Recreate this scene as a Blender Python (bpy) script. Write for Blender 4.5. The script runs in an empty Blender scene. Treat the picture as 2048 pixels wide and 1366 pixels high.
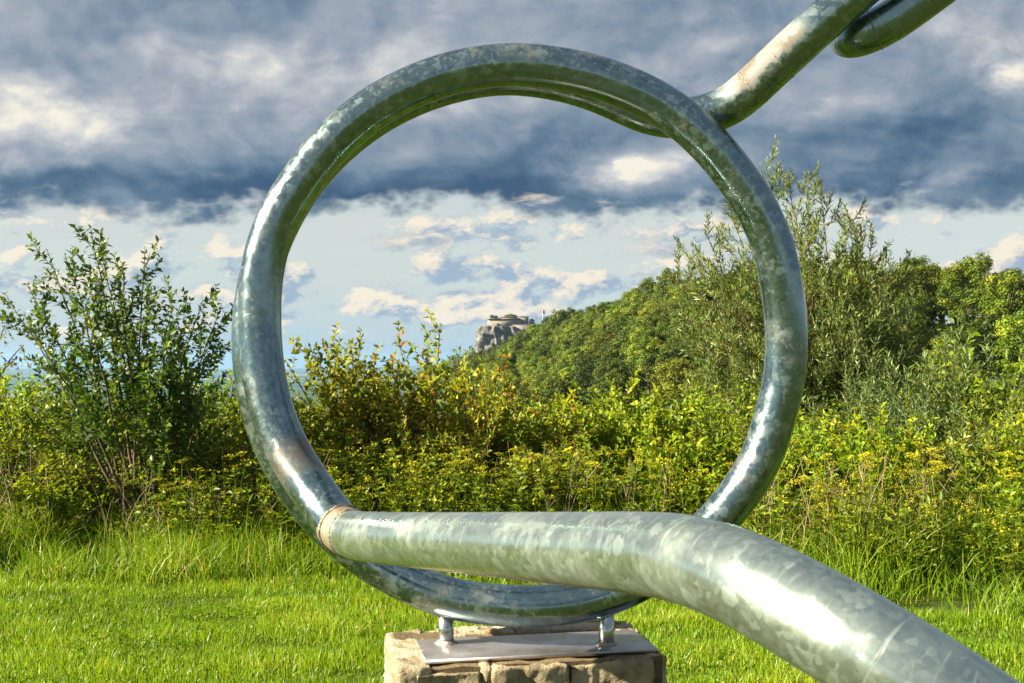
import bpy, math, random
import numpy as np
from mathutils import Vector, Matrix

# ------------------------------------------------------------------ camera, sky, sun, exposure
SC = bpy.context.scene
COL = SC.collection
R = math.radians
F_PX, CX, CY, HOR = 2275.0, 1024.0, 683.0, 720.0      # photo focal length in pixels, centre, horizon row
CAM_Z = 1.65
PITCH = math.atan((HOR - CY) / F_PX)
cam = bpy.data.cameras.new('camera'); cam.lens = 36.0 * F_PX / 2048.0; cam.sensor_width = 36.0
cam.clip_start = 0.05; cam.clip_end = 60000
cam.dof.use_dof = True; cam.dof.focus_distance = 11.0; cam.dof.aperture_fstop = 11.0
cam_o = bpy.data.objects.new('camera', cam); COL.objects.link(cam_o)
cam_o.location = (0, 0, CAM_Z); cam_o.rotation_euler = (math.pi / 2 + PITCH, 0, 0)
SC.camera = cam_o

EXPO = 2.2
SUN_EL, SUN_AZ = 27.0, -104.0            # azimuth from the viewing direction (+Y), positive to the right
vs = SC.view_settings
vs.view_transform = 'Standard'; vs.look = 'None'; vs.exposure = EXPO; vs.gamma = 1.0; vs.use_curve_mapping = False
sun = bpy.data.lights.new('sun', 'SUN'); sun.energy = 5.0; sun.angle = R(0.6); sun.color = (1.0, 0.88, 0.66)
sun_o = bpy.data.objects.new('sun', sun); COL.objects.link(sun_o)
sdir = Vector((math.sin(R(SUN_AZ)) * math.cos(R(SUN_EL)), math.cos(R(SUN_AZ)) * math.cos(R(SUN_EL)), math.sin(R(SUN_EL))))
sun_o.rotation_euler = (-sdir).to_track_quat('-Z', 'Y').to_euler()
SC.cycles.max_bounces = 8; SC.cycles.diffuse_bounces = 3; SC.cycles.glossy_bounces = 4
SC.cycles.transmission_bounces = 4; SC.cycles.transparent_max_bounces = 8; SC.cycles.volume_bounces = 0
SC.cycles.use_denoising = True


class NT:
    """Small helper that writes node trees as expressions."""
    def __init__(s, tree):
        s.t = tree; s.n = tree.nodes; s.l = tree.links
    def put(s, sock, v):
        if v is None: return
        if isinstance(v, bpy.types.NodeSocket): s.l.new(v, sock)
        elif hasattr(sock, 'default_value'):
            if isinstance(v, (tuple, list)) and len(v) == 3 and sock.type == 'RGBA': v = (*v, 1)
            sock.default_value = v
    def node(s, ty, ins=None, **props):
        n = s.n.new(ty)
        for k, v in props.items(): setattr(n, k, v)
        for k, v in (ins or {}).items(): s.put(n.inputs[k], v)
        return n
    def m(s, op, a, b=None, c=None, clamp=False):
        n = s.n.new('ShaderNodeMath'); n.operation = op; n.use_clamp = clamp
        s.put(n.inputs[0], a); s.put(n.inputs[1], b); s.put(n.inputs[2], c)
        return n.outputs[0]
    def add(s, a, b): return s.m('ADD', a, b)
    def sub(s, a, b): return s.m('SUBTRACT', a, b)
    def mul(s, a, b): return s.m('MULTIPLY', a, b)
    def ss(s, x, a, b, lo=0.0, hi=1.0):
        n = s.n.new('ShaderNodeMapRange'); n.interpolation_type = 'SMOOTHSTEP'
        for i, v in enumerate((x, a, b, lo, hi)): s.put(n.inputs[i], v)
        return n.outputs[0]
    def lin(s, x, a, b, lo=0.0, hi=1.0):
        n = s.n.new('ShaderNodeMapRange')
        for i, v in enumerate((x, a, b, lo, hi)): s.put(n.inputs[i], v)
        return n.outputs[0]
    def xyz(s, x, y, z=0.0):
        n = s.n.new('ShaderNodeCombineXYZ'); s.put(n.inputs[0], x); s.put(n.inputs[1], y); s.put(n.inputs[2], z)
        return n.outputs[0]
    def sep(s, v):
        n = s.n.new('ShaderNodeSeparateXYZ'); s.put(n.inputs[0], v); return n.outputs
    def vm(s, op, a, b=None, sc=None):
        n = s.n.new('ShaderNodeVectorMath'); n.operation = op
        s.put(n.inputs[0], a); s.put(n.inputs[1], b)
        if sc is not None: s.put(n.inputs['Scale'], sc)
        return n.outputs[0]
    def noise(s, vec, scale, detail=4.0, rough=0.5, dist=0.0, col=False, lac=2.0):
        n = s.node('ShaderNodeTexNoise', {'Vector': vec, 'Scale': scale, 'Detail': detail, 'Roughness': rough, 'Distortion': dist, 'Lacunarity': lac})
        return n.outputs['Color' if col else 'Fac']
    def vor(s, vec, scale, feature='F1', out='Distance', rnd=1.0, detail=0.0, rough=0.5, smooth=None):
        n = s.n.new('ShaderNodeTexVoronoi'); n.feature = feature
        s.put(n.inputs['Vector'], vec); s.put(n.inputs['Scale'], scale); s.put(n.inputs['Randomness'], rnd)
        s.put(n.inputs['Detail'], detail); s.put(n.inputs['Roughness'], rough)
        if smooth is not None: s.put(n.inputs['Smoothness'], smooth)
        return n.outputs[out]
    def noise2(s, vec, scale, detail=4.0, rough=0.5):
        n = s.node('ShaderNodeTexNoise', {'Vector': vec, 'Scale': scale, 'Detail': detail, 'Roughness': rough}, noise_dimensions='2D')
        return n.outputs['Fac']
    def vor2(s, vec, scale, detail=0.0, rough=0.5):
        n = s.n.new('ShaderNodeTexVoronoi'); n.voronoi_dimensions = '2D'; n.normalize = False
        s.put(n.inputs['Vector'], vec); s.put(n.inputs['Scale'], scale); s.put(n.inputs['Detail'], detail); s.put(n.inputs['Roughness'], rough)
        return n.outputs['Distance']
    def mix(s, f, a, b, mode='MIX'):
        n = s.n.new('ShaderNodeMix'); n.data_type = 'RGBA'; n.blend_type = mode; n.clamp_factor = True
        s.put(n.inputs[0], f); s.put(n.inputs[6], a); s.put(n.inputs[7], b)
        return n.outputs[2]
    def ramp(s, f, stops):
        n = s.n.new('ShaderNodeValToRGB'); s.put(n.inputs[0], f); e = n.color_ramp.elements
        while len(e) < len(stops): e.new(0.5)
        for i, (p, c) in enumerate(stops):
            e[i].position = p; e[i].color = (*c, 1)
        return n.outputs[0]


def srgb(r, g, b):
    f = lambda c: (c / 255 / 12.92) if c / 255 < 0.04045 else ((c / 255 + 0.055) / 1.055) ** 2.4
    return (f(r), f(g), f(b))


def build_world():
    w = bpy.data.worlds.new('World'); SC.world = w; w.use_nodes = True
    w.node_tree.nodes.clear(); t = NT(w.node_tree)
    STR = 0.1
    k = 1.0 / (STR * 2 ** EXPO)
    C = lambda r, g, b: tuple(v * k for v in srgb(r, g, b))        # a cloud tone as it should be seen
    d = t.node('ShaderNodeTexCoord').outputs['Generated']
    x, y, z = t.sep(d)
    el = t.mul(t.m('ARCSINE', z), 57.2958)
    az = t.mul(t.m('ARCTAN2', x, y), 57.2958)
    AZ = lambda px: math.degrees(math.atan((px - CX) / F_PX))
    EL = lambda px, py: math.degrees(math.atan((HOR - py) / math.hypot(F_PX, px - CX)))
    n2 = lambda vx, vy, det, ro, off=0.0: t.noise2(t.xyz(t.add(vx, off), vy), 1.0, det, ro)
    def spots(lst, ax, ey):
        """soft patches at given bearings and heights, all summed"""
        tot = None
        for (px, py, wx, wy, amp) in lst:
            dx = t.mul(t.sub(ax, AZ(px)), 39.7 / wx); dy = t.mul(t.sub(ey, EL(px, py)), 39.7 / wy)
            g = t.mul(t.m('EXPONENT', t.mul(t.add(t.mul(dx, dx), t.mul(dy, dy)), -1.0)), amp)
            tot = g if tot is None else t.add(tot, g)
        return tot
    # ---- clear air
    sky = t.node('ShaderNodeTexSky', sky_type='NISHITA', sun_disc=False, sun_elevation=R(SUN_EL), sun_rotation=R(SUN_AZ),
                 air_density=1.0, dust_density=1.0, ozone_density=1.5, altitude=600).outputs[0]
    air = t.ramp(t.lin(el, 0.0, 14.0), [(0.0, C(152, 186, 208)), (0.12, C(176, 197, 206)), (0.30, C(199, 208, 202)), (0.5, C(204, 208, 200)), (1.0, C(160, 184, 206))])
    col = t.mix(0.94, sky, air)
    veil = n2(t.mul(az, .07), t.mul(el, .5), 4, .6, 9.1)
    col = t.mix(t.mul(t.ss(veil, .42, .70), .5), col, C(208, 214, 212))
    # ---- heaped clouds: height field sampled twice, the second time a little towards the sun
    def heap(dx, dy, sx, sy, seed, extra):
        vx = t.mul(t.add(az, dx), sx); vy = t.mul(t.add(el, dy), sy)
        p = t.xyz(t.add(vx, seed), vy)
        wob = t.noise2(p, 2.6, 3, .6)
        wp = t.vm('ADD', p, t.xyz(t.mul(t.sub(wob, .5), .30), t.mul(t.sub(wob, .5), .42)))
        big = t.noise2(wp, 1.0, 1.0, .45)
        puff = t.vor2(wp, 2.6, detail=3.0, rough=.62)
        fine = t.noise2(wp, 7.0, 4, .65)
        h = t.add(big, t.add(t.mul(t.sub(.42, puff), .20), t.mul(t.sub(fine, .5), .16)))
        return h if extra is None else t.add(h, extra)
    def layer(sx, sy, seed, cov, extra, soft, lit, mid, foot, kk=3.2):
        h0 = heap(0, 0, sx, sy, seed, None)
        h1 = heap(-0.7, 0.6, sx, sy, seed, None)
        e = t.sub(t.add(h0, extra) if extra is not None else h0, cov)
        a = t.ss(e, 0.0, soft)
        sh = t.add(t.m('MULTIPLY_ADD', t.sub(h0, h1), kk, 0.25), t.mul(t.m('MINIMUM', t.m('MAXIMUM', e, 0.0), .3), 0.25))
        return a, t.ramp(sh, [(0.14, foot), (0.52, mid), (0.98, lit)])
    heaps = [(400, 468, 108, 32, 0.26), (190, 418, 84, 28, 0.195), (870, 452, 96, 20, 0.208), (930, 545, 120, 28, 0.286), (1040, 600, 74, 55, 0.39), (925, 612, 72, 32, 0.325), (740, 592, 156, 32, 0.26), (420, 560, 156, 42, 0.286), (610, 548, 31, 22, 0.286), (1370, 475, 58, 28, 0.338), (1050, 478, 180, 32, 0.247), (620, 625, 132, 20, 0.234), (1320, 570, 132, 28, 0.26), (1930, 540, 108, 28, 0.312), (2035, 500, 72, 42, 0.312), (1790, 560, 60, 25, 0.195), (80, 560, 144, 50, 0.195), (1600, 520, 120, 31, 0.156), (1200, 560, 108, 22, 0.208), (1150, 440, 72, 20, 0.208)]
    cov1 = t.sub(0.505, t.mul(t.mul(t.ss(el, 0.3, 2.2), t.ss(el, 6.6, 3.6)), 0.055))
    a1, c1 = layer(0.34, 0.66, 3.7, cov1, spots(heaps, az, el), 0.22, C(252, 240, 218), C(214, 215, 212), C(158, 180, 202), 3.0)
    col = t.mix(t.mul(t.mul(a1, t.ss(el, 0.2, 1.6)), .93), col, c1)
    # ---- the big deck: a flat layer seen from below, so its cells close up towards the horizon
    zz = t.m('MAXIMUM', t.add(z, 0.50), 0.08)
    qx = t.m('DIVIDE', x, zz); qy = t.m('DIVIDE', y, zz)
    q = t.xyz(qx, qy)
    wb = t.noise2(q, 4.0, 3, .55); wb2 = t.noise2(t.vm('ADD', q, (5.2, 1.3, 0)), 4.0, 3, .55)
    qw = t.vm('ADD', q, t.xyz(t.mul(t.sub(wb, .5), .10), t.mul(t.sub(wb2, .5), .10)))
    n1 = t.noise2(qw, 4.0, 7, .49)
    nn2 = t.noise2(t.vm('ADD', qw, (-0.034, -0.028, 0)), 4.0, 7, .49)
    bil = t.vor2(qw, 8.0, detail=4.0, rough=.6)
    bil2 = t.vor2(t.vm('ADD', qw, (-0.018, -0.013, 0)), 8.0, detail=4.0, rough=.6)
    relief = t.add(t.mul(t.sub(nn2, n1), 1.0), t.mul(t.sub(bil, bil2), .22))
    wz = t.sub(n2(t.mul(az, .16), t.mul(el, .30), 5, .6), .5); wy = t.sub(n2(t.mul(az, .16), t.mul(el, .30), 5, .6, 31.0), .5)
    azw = t.add(az, t.mul(wz, 8.0)); elw = t.add(el, t.mul(wy, 2.2))
    rim = t.add(el, t.add(t.mul(t.sub(n2(t.mul(az, .09), t.mul(el, .22), 5, .52, 5.5), .5), 3.2), t.mul(t.sub(.42, t.vor2(t.xyz(t.mul(az, .32), t.mul(el, .5)), 1.0, detail=3.0, rough=.6)), 1.2)))
    deck = t.ss(rim, 6.3, 7.5)
    base = t.ramp(t.lin(elw, 5.6, 24.0), [(0.0, (.46,) * 3), (0.07, (.30,) * 3), (0.15, (.25,) * 3), (0.25, (.42,) * 3), (0.40, (.58,) * 3), (0.55, (.60,) * 3), (0.66, (.52,) * 3), (0.80, (.58,) * 3), (1.0, (.58,) * 3)])
    sunny = t.ss(t.mul(az, -1), -30, 80)
    tones = [(20, 225, 150, 80, .38), (0, 330, 150, 18, .28), (120, 240, 260, 90, .12), (1235, 345, 90, 48, .50), (1340, 340, 60, 50, .22), (1330, 125, 110, 52, .21), (1440, 95, 90, 22, .17), (2035, 150, 60, 34, .46), (1950, 70, 120, 40, .16),
             (490, 130, 120, 60, .20), (720, 160, 200, 90, .10), (1720, 195, 50, 22, .16), (1840, 350, 70, 24, .26), (1560, 345, 220, 40, .12), (1950, 400, 220, 30, .10),
             (820, 385, 420, 44, -.20), (300, 370, 340, 44, -.16), (1720, 262, 280, 30, -.22), (110, 130, 170, 34, -.22), (1560, 425, 380, 16, -.16), (1100, 285, 260, 50, -.10), (300, 40, 300, 40, -.10)]
    v = t.add(t.add(base, relief), t.add(t.mul(t.sub(n1, .5), .62), t.add(t.mul(t.sub(sunny, .42), .22), t.mul(spots(tones, azw, elw), t.m('MULTIPLY_ADD', n1, 2.6, -.25)))))
    dcol = t.ramp(v, [(0.0, C(62, 92, 122)), (0.2, C(90, 117, 143)), (0.42, C(128, 147, 166)), (0.64, C(166, 174, 186)), (0.84, C(206, 208, 210)), (1.0, C(248, 242, 226))])
    col = t.mix(deck, col, dcol)
    # ---- a lower shelf of broken cloud with cream tops, hanging about the deck's rim
    cov2 = t.sub(0.675, t.mul(t.mul(t.ss(el, 4.4, 6.2), t.ss(el, 10.5, 7.4)), 0.20))
    a2, c2 = layer(0.15, 0.48, 21.3, cov2, None, 0.24, C(246, 234, 214), C(182, 190, 200), C(116, 138, 162), 2.0)
    col = t.mix(t.mul(t.mul(a2, t.ss(el, 9.5, 7.5)), .92), col, c2)
    col = t.mix(t.ss(el, -0.3, -3.0), col, C(120, 140, 120))
    bg = t.node('ShaderNodeBackground', {'Color': col, 'Strength': STR})
    out = t.node('ShaderNodeOutputWorld'); t.l.new(bg.outputs[0], out.inputs['Surface'])
    w.cycles.sampling_method = 'MANUAL'; w.cycles.sample_map_resolution = 512


build_world()
# ------------------------------------------------------------------ helpers
rng = np.random.default_rng(7)
FWD = np.array((0, math.cos(PITCH), math.sin(PITCH))); UPV = np.array((0, -math.sin(PITCH), math.cos(PITCH)))


def at(px, py, dep):
    """photo pixel at a given distance along the viewing axis -> point in metres"""
    return np.array((0, 0, CAM_Z)) + dep * (FWD + np.array((1.0, 0, 0)) * ((px - CX) / F_PX) + UPV * ((CY - py) / F_PX))


def mesh(name, V, F, mat, parent=None, tint=None, uv=None, smooth=False, link=True):
    """V (n,3); F list of int arrays (m,k); one mesh object"""
    me = bpy.data.meshes.new(name)
    V = np.asarray(V, np.float32)
    F = [np.asarray(f, np.int32) for f in (F if isinstance(F, list) else [F])]
    tot = np.concatenate([np.full(len(f), f.shape[1], np.int32) for f in F]); loops = np.concatenate([f.ravel() for f in F])
    me.vertices.add(len(V)); me.vertices.foreach_set('co', V.ravel())
    me.loops.add(len(loops)); me.loops.foreach_set('vertex_index', loops)
    me.polygons.add(len(tot)); st = np.zeros(len(tot), np.int32); st[1:] = np.cumsum(tot)[:-1]
    me.polygons.foreach_set('loop_start', st); me.polygons.foreach_set('loop_total', tot)
    if smooth: me.polygons.foreach_set('use_smooth', np.ones(len(tot), bool))
    if tint is not None:
        a = me.attributes.new('tint', 'FLOAT', 'POINT'); a.data.foreach_set('value', np.asarray(tint, np.float32))
    if uv is not None:
        u = me.uv_layers.new(name='UVMap'); u.data.foreach_set('uv', np.asarray(uv, np.float32)[loops].ravel())
    me.update(calc_edges=True)
    if mat: me.materials.append(mat)
    o = bpy.data.objects.new(name, me)
    if link: COL.objects.link(o)
    if parent is not None: o.parent = parent
    return o


def empty(name, loc=(0, 0, 0), rz=0.0):
    o = bpy.data.objects.new(name, None); COL.objects.link(o)
    o.location = loc; o.rotation_euler = (0, 0, rz); o.empty_display_size = 0.1
    return o


def tag(o, label, cat, group=None):
    o['label'] = label; o['category'] = cat
    if group: o['group'] = group
    return o


def kind(o, k, label=None, cat=None):
    o['kind'] = k
    if label: o['label'] = label
    if cat: o['category'] = cat
    return o


def copy_tree(o, parent=None):
    c = o.copy(); COL.objects.link(c); c.parent = parent
    for ch in o.children: copy_tree(ch, c)
    return c


def unit(v):
    v = np.asarray(v, float); return v / np.maximum(np.linalg.norm(v, axis=-1, keepdims=True), 1e-9)


def sweep(P, rad, sides, cap=True):
    """tube along polyline P (n,3) with radii; returns V, F(list), UV in metres"""
    P = np.asarray(P, float); n = len(P); rad = np.broadcast_to(np.asarray(rad, float), (n,))
    T = unit(np.gradient(P, axis=0)); N = np.zeros_like(P)
    a = np.array((0, 0, 1.0)) if abs(T[0, 2]) < .9 else np.array((1.0, 0, 0))
    v = unit(a - T[0] * (a @ T[0]))
    for i in range(n):
        v = unit(v - T[i] * (v @ T[i])); N[i] = v
    B = np.cross(T, N); th = np.linspace(0, 2 * math.pi, sides, endpoint=False)
    V = (P[:, None] + rad[:, None, None] * (np.cos(th)[None, :, None] * N[:, None] + np.sin(th)[None, :, None] * B[:, None])).reshape(-1, 3)
    i = np.arange(n - 1)[:, None] * sides; j = np.arange(sides)[None]; j2 = (j + 1) % sides
    Q = np.stack([i + j, i + j2, i + sides + j2, i + sides + j], -1).reshape(-1, 4)
    F = [Q]
    if cap: F += [np.arange(sides)[None, ::-1], (np.arange(sides) + (n - 1) * sides)[None]]
    s = np.concatenate([[0], np.cumsum(np.linalg.norm(np.diff(P, axis=0), axis=1))])
    UV = np.stack([np.repeat(s, sides), np.tile(th * rad.mean(), n)], 1)
    return V, F, UV


class Acc:
    """collects pieces of one mesh"""
    def __init__(s): s.V = []; s.F = {}; s.T = []; s.n = 0
    def add(s, V, F, tint=0.5):
        V = np.asarray(V, float)
        for f in (F if isinstance(F, list) else [F]):
            f = np.asarray(f); s.F.setdefault(f.shape[1], []).append(f + s.n)
        s.V.append(V); s.T.append(np.broadcast_to(np.asarray(tint, float), (len(V),))); s.n += len(V)
    def box(s, lo, hi, tint=.5):
        (a, b, c), (d, e, f) = lo, hi
        V = [(a, b, c), (d, b, c), (d, e, c), (a, e, c), (a, b, f), (d, b, f), (d, e, f), (a, e, f)]
        s.add(V, np.array([(0, 3, 2, 1), (4, 5, 6, 7), (0, 1, 5, 4), (1, 2, 6, 5), (2, 3, 7, 6), (3, 0, 4, 7)]), tint)
    def obj(s, name, mat, parent=None, smooth=False, link=True):
        return mesh(name, np.concatenate(s.V), [np.concatenate(f) for f in s.F.values()], mat, parent, np.concatenate(s.T), None, smooth, link)


def leaves(P, D, Nn, L, W, fold=0.25, droop=0.0, rich=False):
    """leaf blades: base P, direction D, face normal Nn, length, width"""
    P = np.asarray(P, float); D = unit(D); S = unit(np.cross(D, Nn)); Nn = unit(np.cross(S, D))
    L = np.broadcast_to(L, (len(P),))[:, None]; W = np.broadcast_to(W, (len(P),))[:, None]
    n = len(P)
    if rich:
        m = P + D * L * .48
        l = P + D * L * .42 + S * W * .5 + Nn * W * fold; r = P + D * L * .42 - S * W * .5 + Nn * W * fold
        t = P + D * L * (1 - .3 * abs(droop)) - Nn * L * droop
        V = np.stack([P, l, m, r, t], 1).reshape(-1, 3); b = np.arange(n)[:, None] * 5
        F = np.concatenate([b + np.array(q) for q in ((0, 1, 2), (0, 2, 3), (1, 4, 2), (2, 4, 3))])
        return V, F, 5
    l = P + D * L * .45 + S * W * .5 + Nn * W * fold; r = P + D * L * .45 - S * W * .5 + Nn * W * fold
    t = P + D * L - Nn * L * droop
    V = np.stack([P, l, t, r], 1).reshape(-1, 3); b = np.arange(n)[:, None] * 4
    F = np.concatenate([b + np.array(q) for q in ((0, 1, 2), (0, 2, 3))])
    return V, F, 4


# ------------------------------------------------------------------ materials
MATS = {}


def new_mat(name):
    m = bpy.data.materials.new(name); m.use_nodes = True; m.node_tree.nodes.clear()
    t = NT(m.node_tree); out = t.node('ShaderNodeOutputMaterial')
    return m, t, out


def leaf_mat(name, stops, trans=0.35, rough=0.45, spec=0.35, var=0.10, back=None, tone=.25):
    """foliage: colour runs over the leaf's own tint, a little different on each plant"""
    if name in MATS: return MATS[name]
    m, t, out = new_mat(name)
    ti = t.node('ShaderNodeAttribute', attribute_name='tint').outputs['Fac']
    oi = t.node('ShaderNodeObjectInfo').outputs['Random']
    f = t.m('ADD', ti, t.mul(t.sub(oi, .5), var), clamp=True)
    c = t.ramp(f, stops)
    hs = t.node('ShaderNodeHueSaturation', {'Hue': t.add(.5, t.mul(t.sub(oi, .5), .02)), 'Value': t.add(1.0, t.mul(t.sub(t.m('FRACT', t.mul(oi, 7.3)), .5), tone)), 'Color': c}).outputs[0]
    if back is not None:
        bf = t.node('ShaderNodeNewGeometry').outputs['Backfacing']; hs = t.mix(t.mul(bf, back[0]), hs, back[1])
    p = t.node('ShaderNodeBsdfPrincipled', {'Base Color': hs, 'Roughness': rough, 'Specular IOR Level': spec})
    tr = t.node('ShaderNodeBsdfTranslucent', {'Color': t.mix(1.0, hs, (1.25, 1.15, .55), 'MULTIPLY')})
    mx = t.node('ShaderNodeMixShader', {0: trans, 1: p.outputs[0], 2: tr.outputs[0]})
    t.l.new(mx.outputs[0], out.inputs[0]); MATS[name] = m
    return m


def plain(name, col, rough=.8, metal=0.0, spec=.3, nscale=8.0, var=.35, bump=.2, col2=None, detail=6):
    """colour with uneven tone and fine relief"""
    if name in MATS: return MATS[name]
    m, t, out = new_mat(name)
    co = t.node('ShaderNodeTexCoord').outputs['Object']
    n = t.noise(co, nscale, detail, .62)
    c2 = col2 or tuple(v * (1 - var) for v in col)
    c = t.mix(t.ss(n, .32, .68), c2, col)
    p = t.node('ShaderNodeBsdfPrincipled', {'Base Color': c, 'Roughness': rough, 'Metallic': metal, 'Specular IOR Level': spec})
    if bump:
        b = t.node('ShaderNodeBump', {'Strength': bump, 'Distance': .02, 'Height': t.noise(co, nscale * 3, 5, .6)})
        t.l.new(b.outputs[0], p.inputs['Normal'])
    t.l.new(p.outputs[0], out.inputs[0]); MATS[name] = m
    return m


def galvanised(name, arcs=(), streaks=False, base=(.19, .275, .295), METAL=1.0):
    """hot-dip zinc with spangle; arcs = weathered bands (start, end, kind) in metres along the pipe"""
    m, t, out = new_mat(name)
    tc = t.node('ShaderNodeTexCoord'); co = tc.outputs['Object']
    uv = t.node('ShaderNodeUVMap', uv_map='UVMap').outputs[0]; u, v, _ = t.sep(uv)
    geo_n = t.sep(t.node('ShaderNodeNewGeometry').outputs['Normal'])
    warp = t.vm('ADD', co, t.vm('SCALE', t.vm('SUBTRACT', t.noise(co, 22, 3, .6, col=True), (.5, .5, .5)), sc=.035))
    c1 = t.sep(t.vor(warp, 32, out='Color'))[0]
    c2 = t.sep(t.vor(warp, 75, out='Color'))[1]
    patch = t.noise(co, 3.2, 3, .55)
    flake = t.ss(t.add(t.mul(c1, .75), t.mul(patch, .55)), .89, .97)
    flake2 = t.mul(t.ss(t.add(t.mul(c2, .75), t.mul(patch, .5)), .84, .94), .7)
    fl = t.m('MAXIMUM', flake, flake2)
    if streaks: fl = t.mul(fl, t.ss(u, .9, 2.1, .25, .9))
    dull = t.noise(co, 9, 5, .6)
    col = t.mix(t.add(t.mul(c1, .5), t.mul(c2, .5)), tuple(b * .84 for b in base), tuple(b * 1.14 for b in base))
    col = t.mix(t.ss(dull, .55, .78), col, (.40, .40, .36))
    rough = t.add(.165, t.add(t.mul(c1, .04), t.mul(t.ss(dull, .4, .8), .12)))
    metal = t.m('SUBTRACT', t.sub(METAL, t.mul(c2, .05)), t.mul(fl, .06))
    col = t.mix(t.mul(fl, .24), col, (.46, .54, .53)); rough = t.add(rough, t.mul(fl, .05))
    gr = t.mul(t.ss(t.noise(co, 4.5, 7, .68), .46, .70), .55)
    col = t.mix(gr, col, (.15, .155, .12)); rough = t.add(rough, t.mul(gr, .16)); metal = t.m('SUBTRACT', metal, t.mul(gr, .22))
    if streaks: col = t.mix(.5, col, base); rough = t.add(rough, .05)
    if streaks:
        sn = t.noise(t.xyz(t.add(t.mul(u, 95), t.mul(t.noise(co, 6, 2, .5), 4)), t.mul(v, 6.0), 0), 1.0, 3, .55)
        st = t.mul(t.ss(sn, .60, .72), .55)
        col = t.mix(st, col, (.64, .70, .64)); rough = t.add(rough, t.mul(st, .10)); metal = t.m('SUBTRACT', metal, t.mul(st, .12), clamp=True)
    for (s0, s1, k_) in arcs:
        w = (s1 - s0) * .22
        band = t.mul(t.ss(u, s0 - w, s0 + w), t.ss(u, s1 + w, s1 - w))
        nz = t.noise(co, 14, 6, .68)
        if k_ == 'lime':
            up = t.ss(t.add(geo_n[2], t.sub(t.mul(geo_n[0], -.5), .0)), -.35, .6)
            wmask = t.mul(band, t.ss(t.add(nz, t.mul(up, .32)), .50, .66))
            col = t.mix(wmask, col, (.15, .15, .14)); metal = t.mul(metal, t.sub(1.0, wmask)); rough = t.m('MAXIMUM', rough, t.mul(wmask, .7))
            dk = t.mul(band, t.ss(t.noise(co, 7, 5, .6), .52, .66))
            col = t.mix(t.mul(dk, t.sub(1.0, wmask)), col, (.035, .045, .05))
            rs = t.mul(t.mul(band, up), t.ss(t.noise(t.vm('ADD', co, (3, 1, 2)), 8, 6, .7), .50, .60))
            col = t.mix(rs, col, (.085, .066, .046)); metal = t.mul(metal, t.sub(1.0, t.mul(rs, .9)))
        elif k_ == 'smoke':
            mk = t.mul(band, t.ss(nz, .25, .6))
            col = t.mix(t.mul(mk, .85), col, (.17, .14, .115)); metal = t.mul(metal, t.sub(1.0, t.mul(mk, .3))); rough = t.add(rough, t.mul(mk, .1))
        elif k_ == 'rust':
            mk = t.mul(band, t.ss(nz, .28, .58))
            col = t.mix(mk, col, (.15, .10, .045)); metal = t.mul(metal, t.sub(1.0, t.mul(mk, .75))); rough = t.add(rough, t.mul(mk, .3))
    p = t.node('ShaderNodeBsdfPrincipled', {'Base Color': col, 'Roughness': rough, 'Metallic': metal, 'Specular IOR Level': .5})
    hgt = t.add(t.mul(t.noise(co, 5, 2, .5), 1.0), t.mul(c1, .12))
    b = t.node('ShaderNodeBump', {'Strength': .10, 'Distance': .02, 'Height': hgt}); t.l.new(b.outputs[0], p.inputs['Normal'])
    t.l.new(p.outputs[0], out.inputs[0])
    return m


# ------------------------------------------------------------------ ground, far plain, hills
def smooth(x, a, b):
    x = np.clip((np.asarray(x, float) - a) / (b - a), 0, 1); return x * x * (3 - 2 * x)


PLAIN_Z = -150.0
HILLP = np.array([(-26, 640), (-14, 560), (16, 480), (36, 350), (43, 270), (54, 205), (61, 160), (70, 125), (95, 70), (150, 30)], float)
HILLZ = np.array([-10, -4.5, 7.5, 11.4, 11.2, 8.6, 6.0, 3.6, 1.6, .6])


def ground_z(x, y):
    x = np.asarray(x, float); y = np.asarray(y, float)
    edge = 16 + 10 * smooth(x, 6, 40)
    near = -12 * smooth(y, edge, edge + 40)
    far = (PLAIN_Z + 12) * smooth(y, edge + 30, 620)
    bump = .35 * np.sin(x * .21 + 1.3) * np.sin(y * .17) * smooth(y, 18, 40)
    return near + far + bump


def ridge_at(y):
    return np.interp(y, HILLP[::-1, 1], HILLP[::-1, 0]), np.interp(y, HILLP[::-1, 1], HILLZ[::-1])


def hill_z(x, y):
    """the wooded ridge: crest along HILLP, steep flank on the open side, flat top beyond"""
    rx, rz = ridge_at(y); d = np.asarray(x, float) - rx
    return np.where(d < 0, rz + d * .62 + 2.0 * np.sin(np.asarray(y) * .06) * np.clip(-d / 20, 0, 1), rz - .02 * d)


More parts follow.
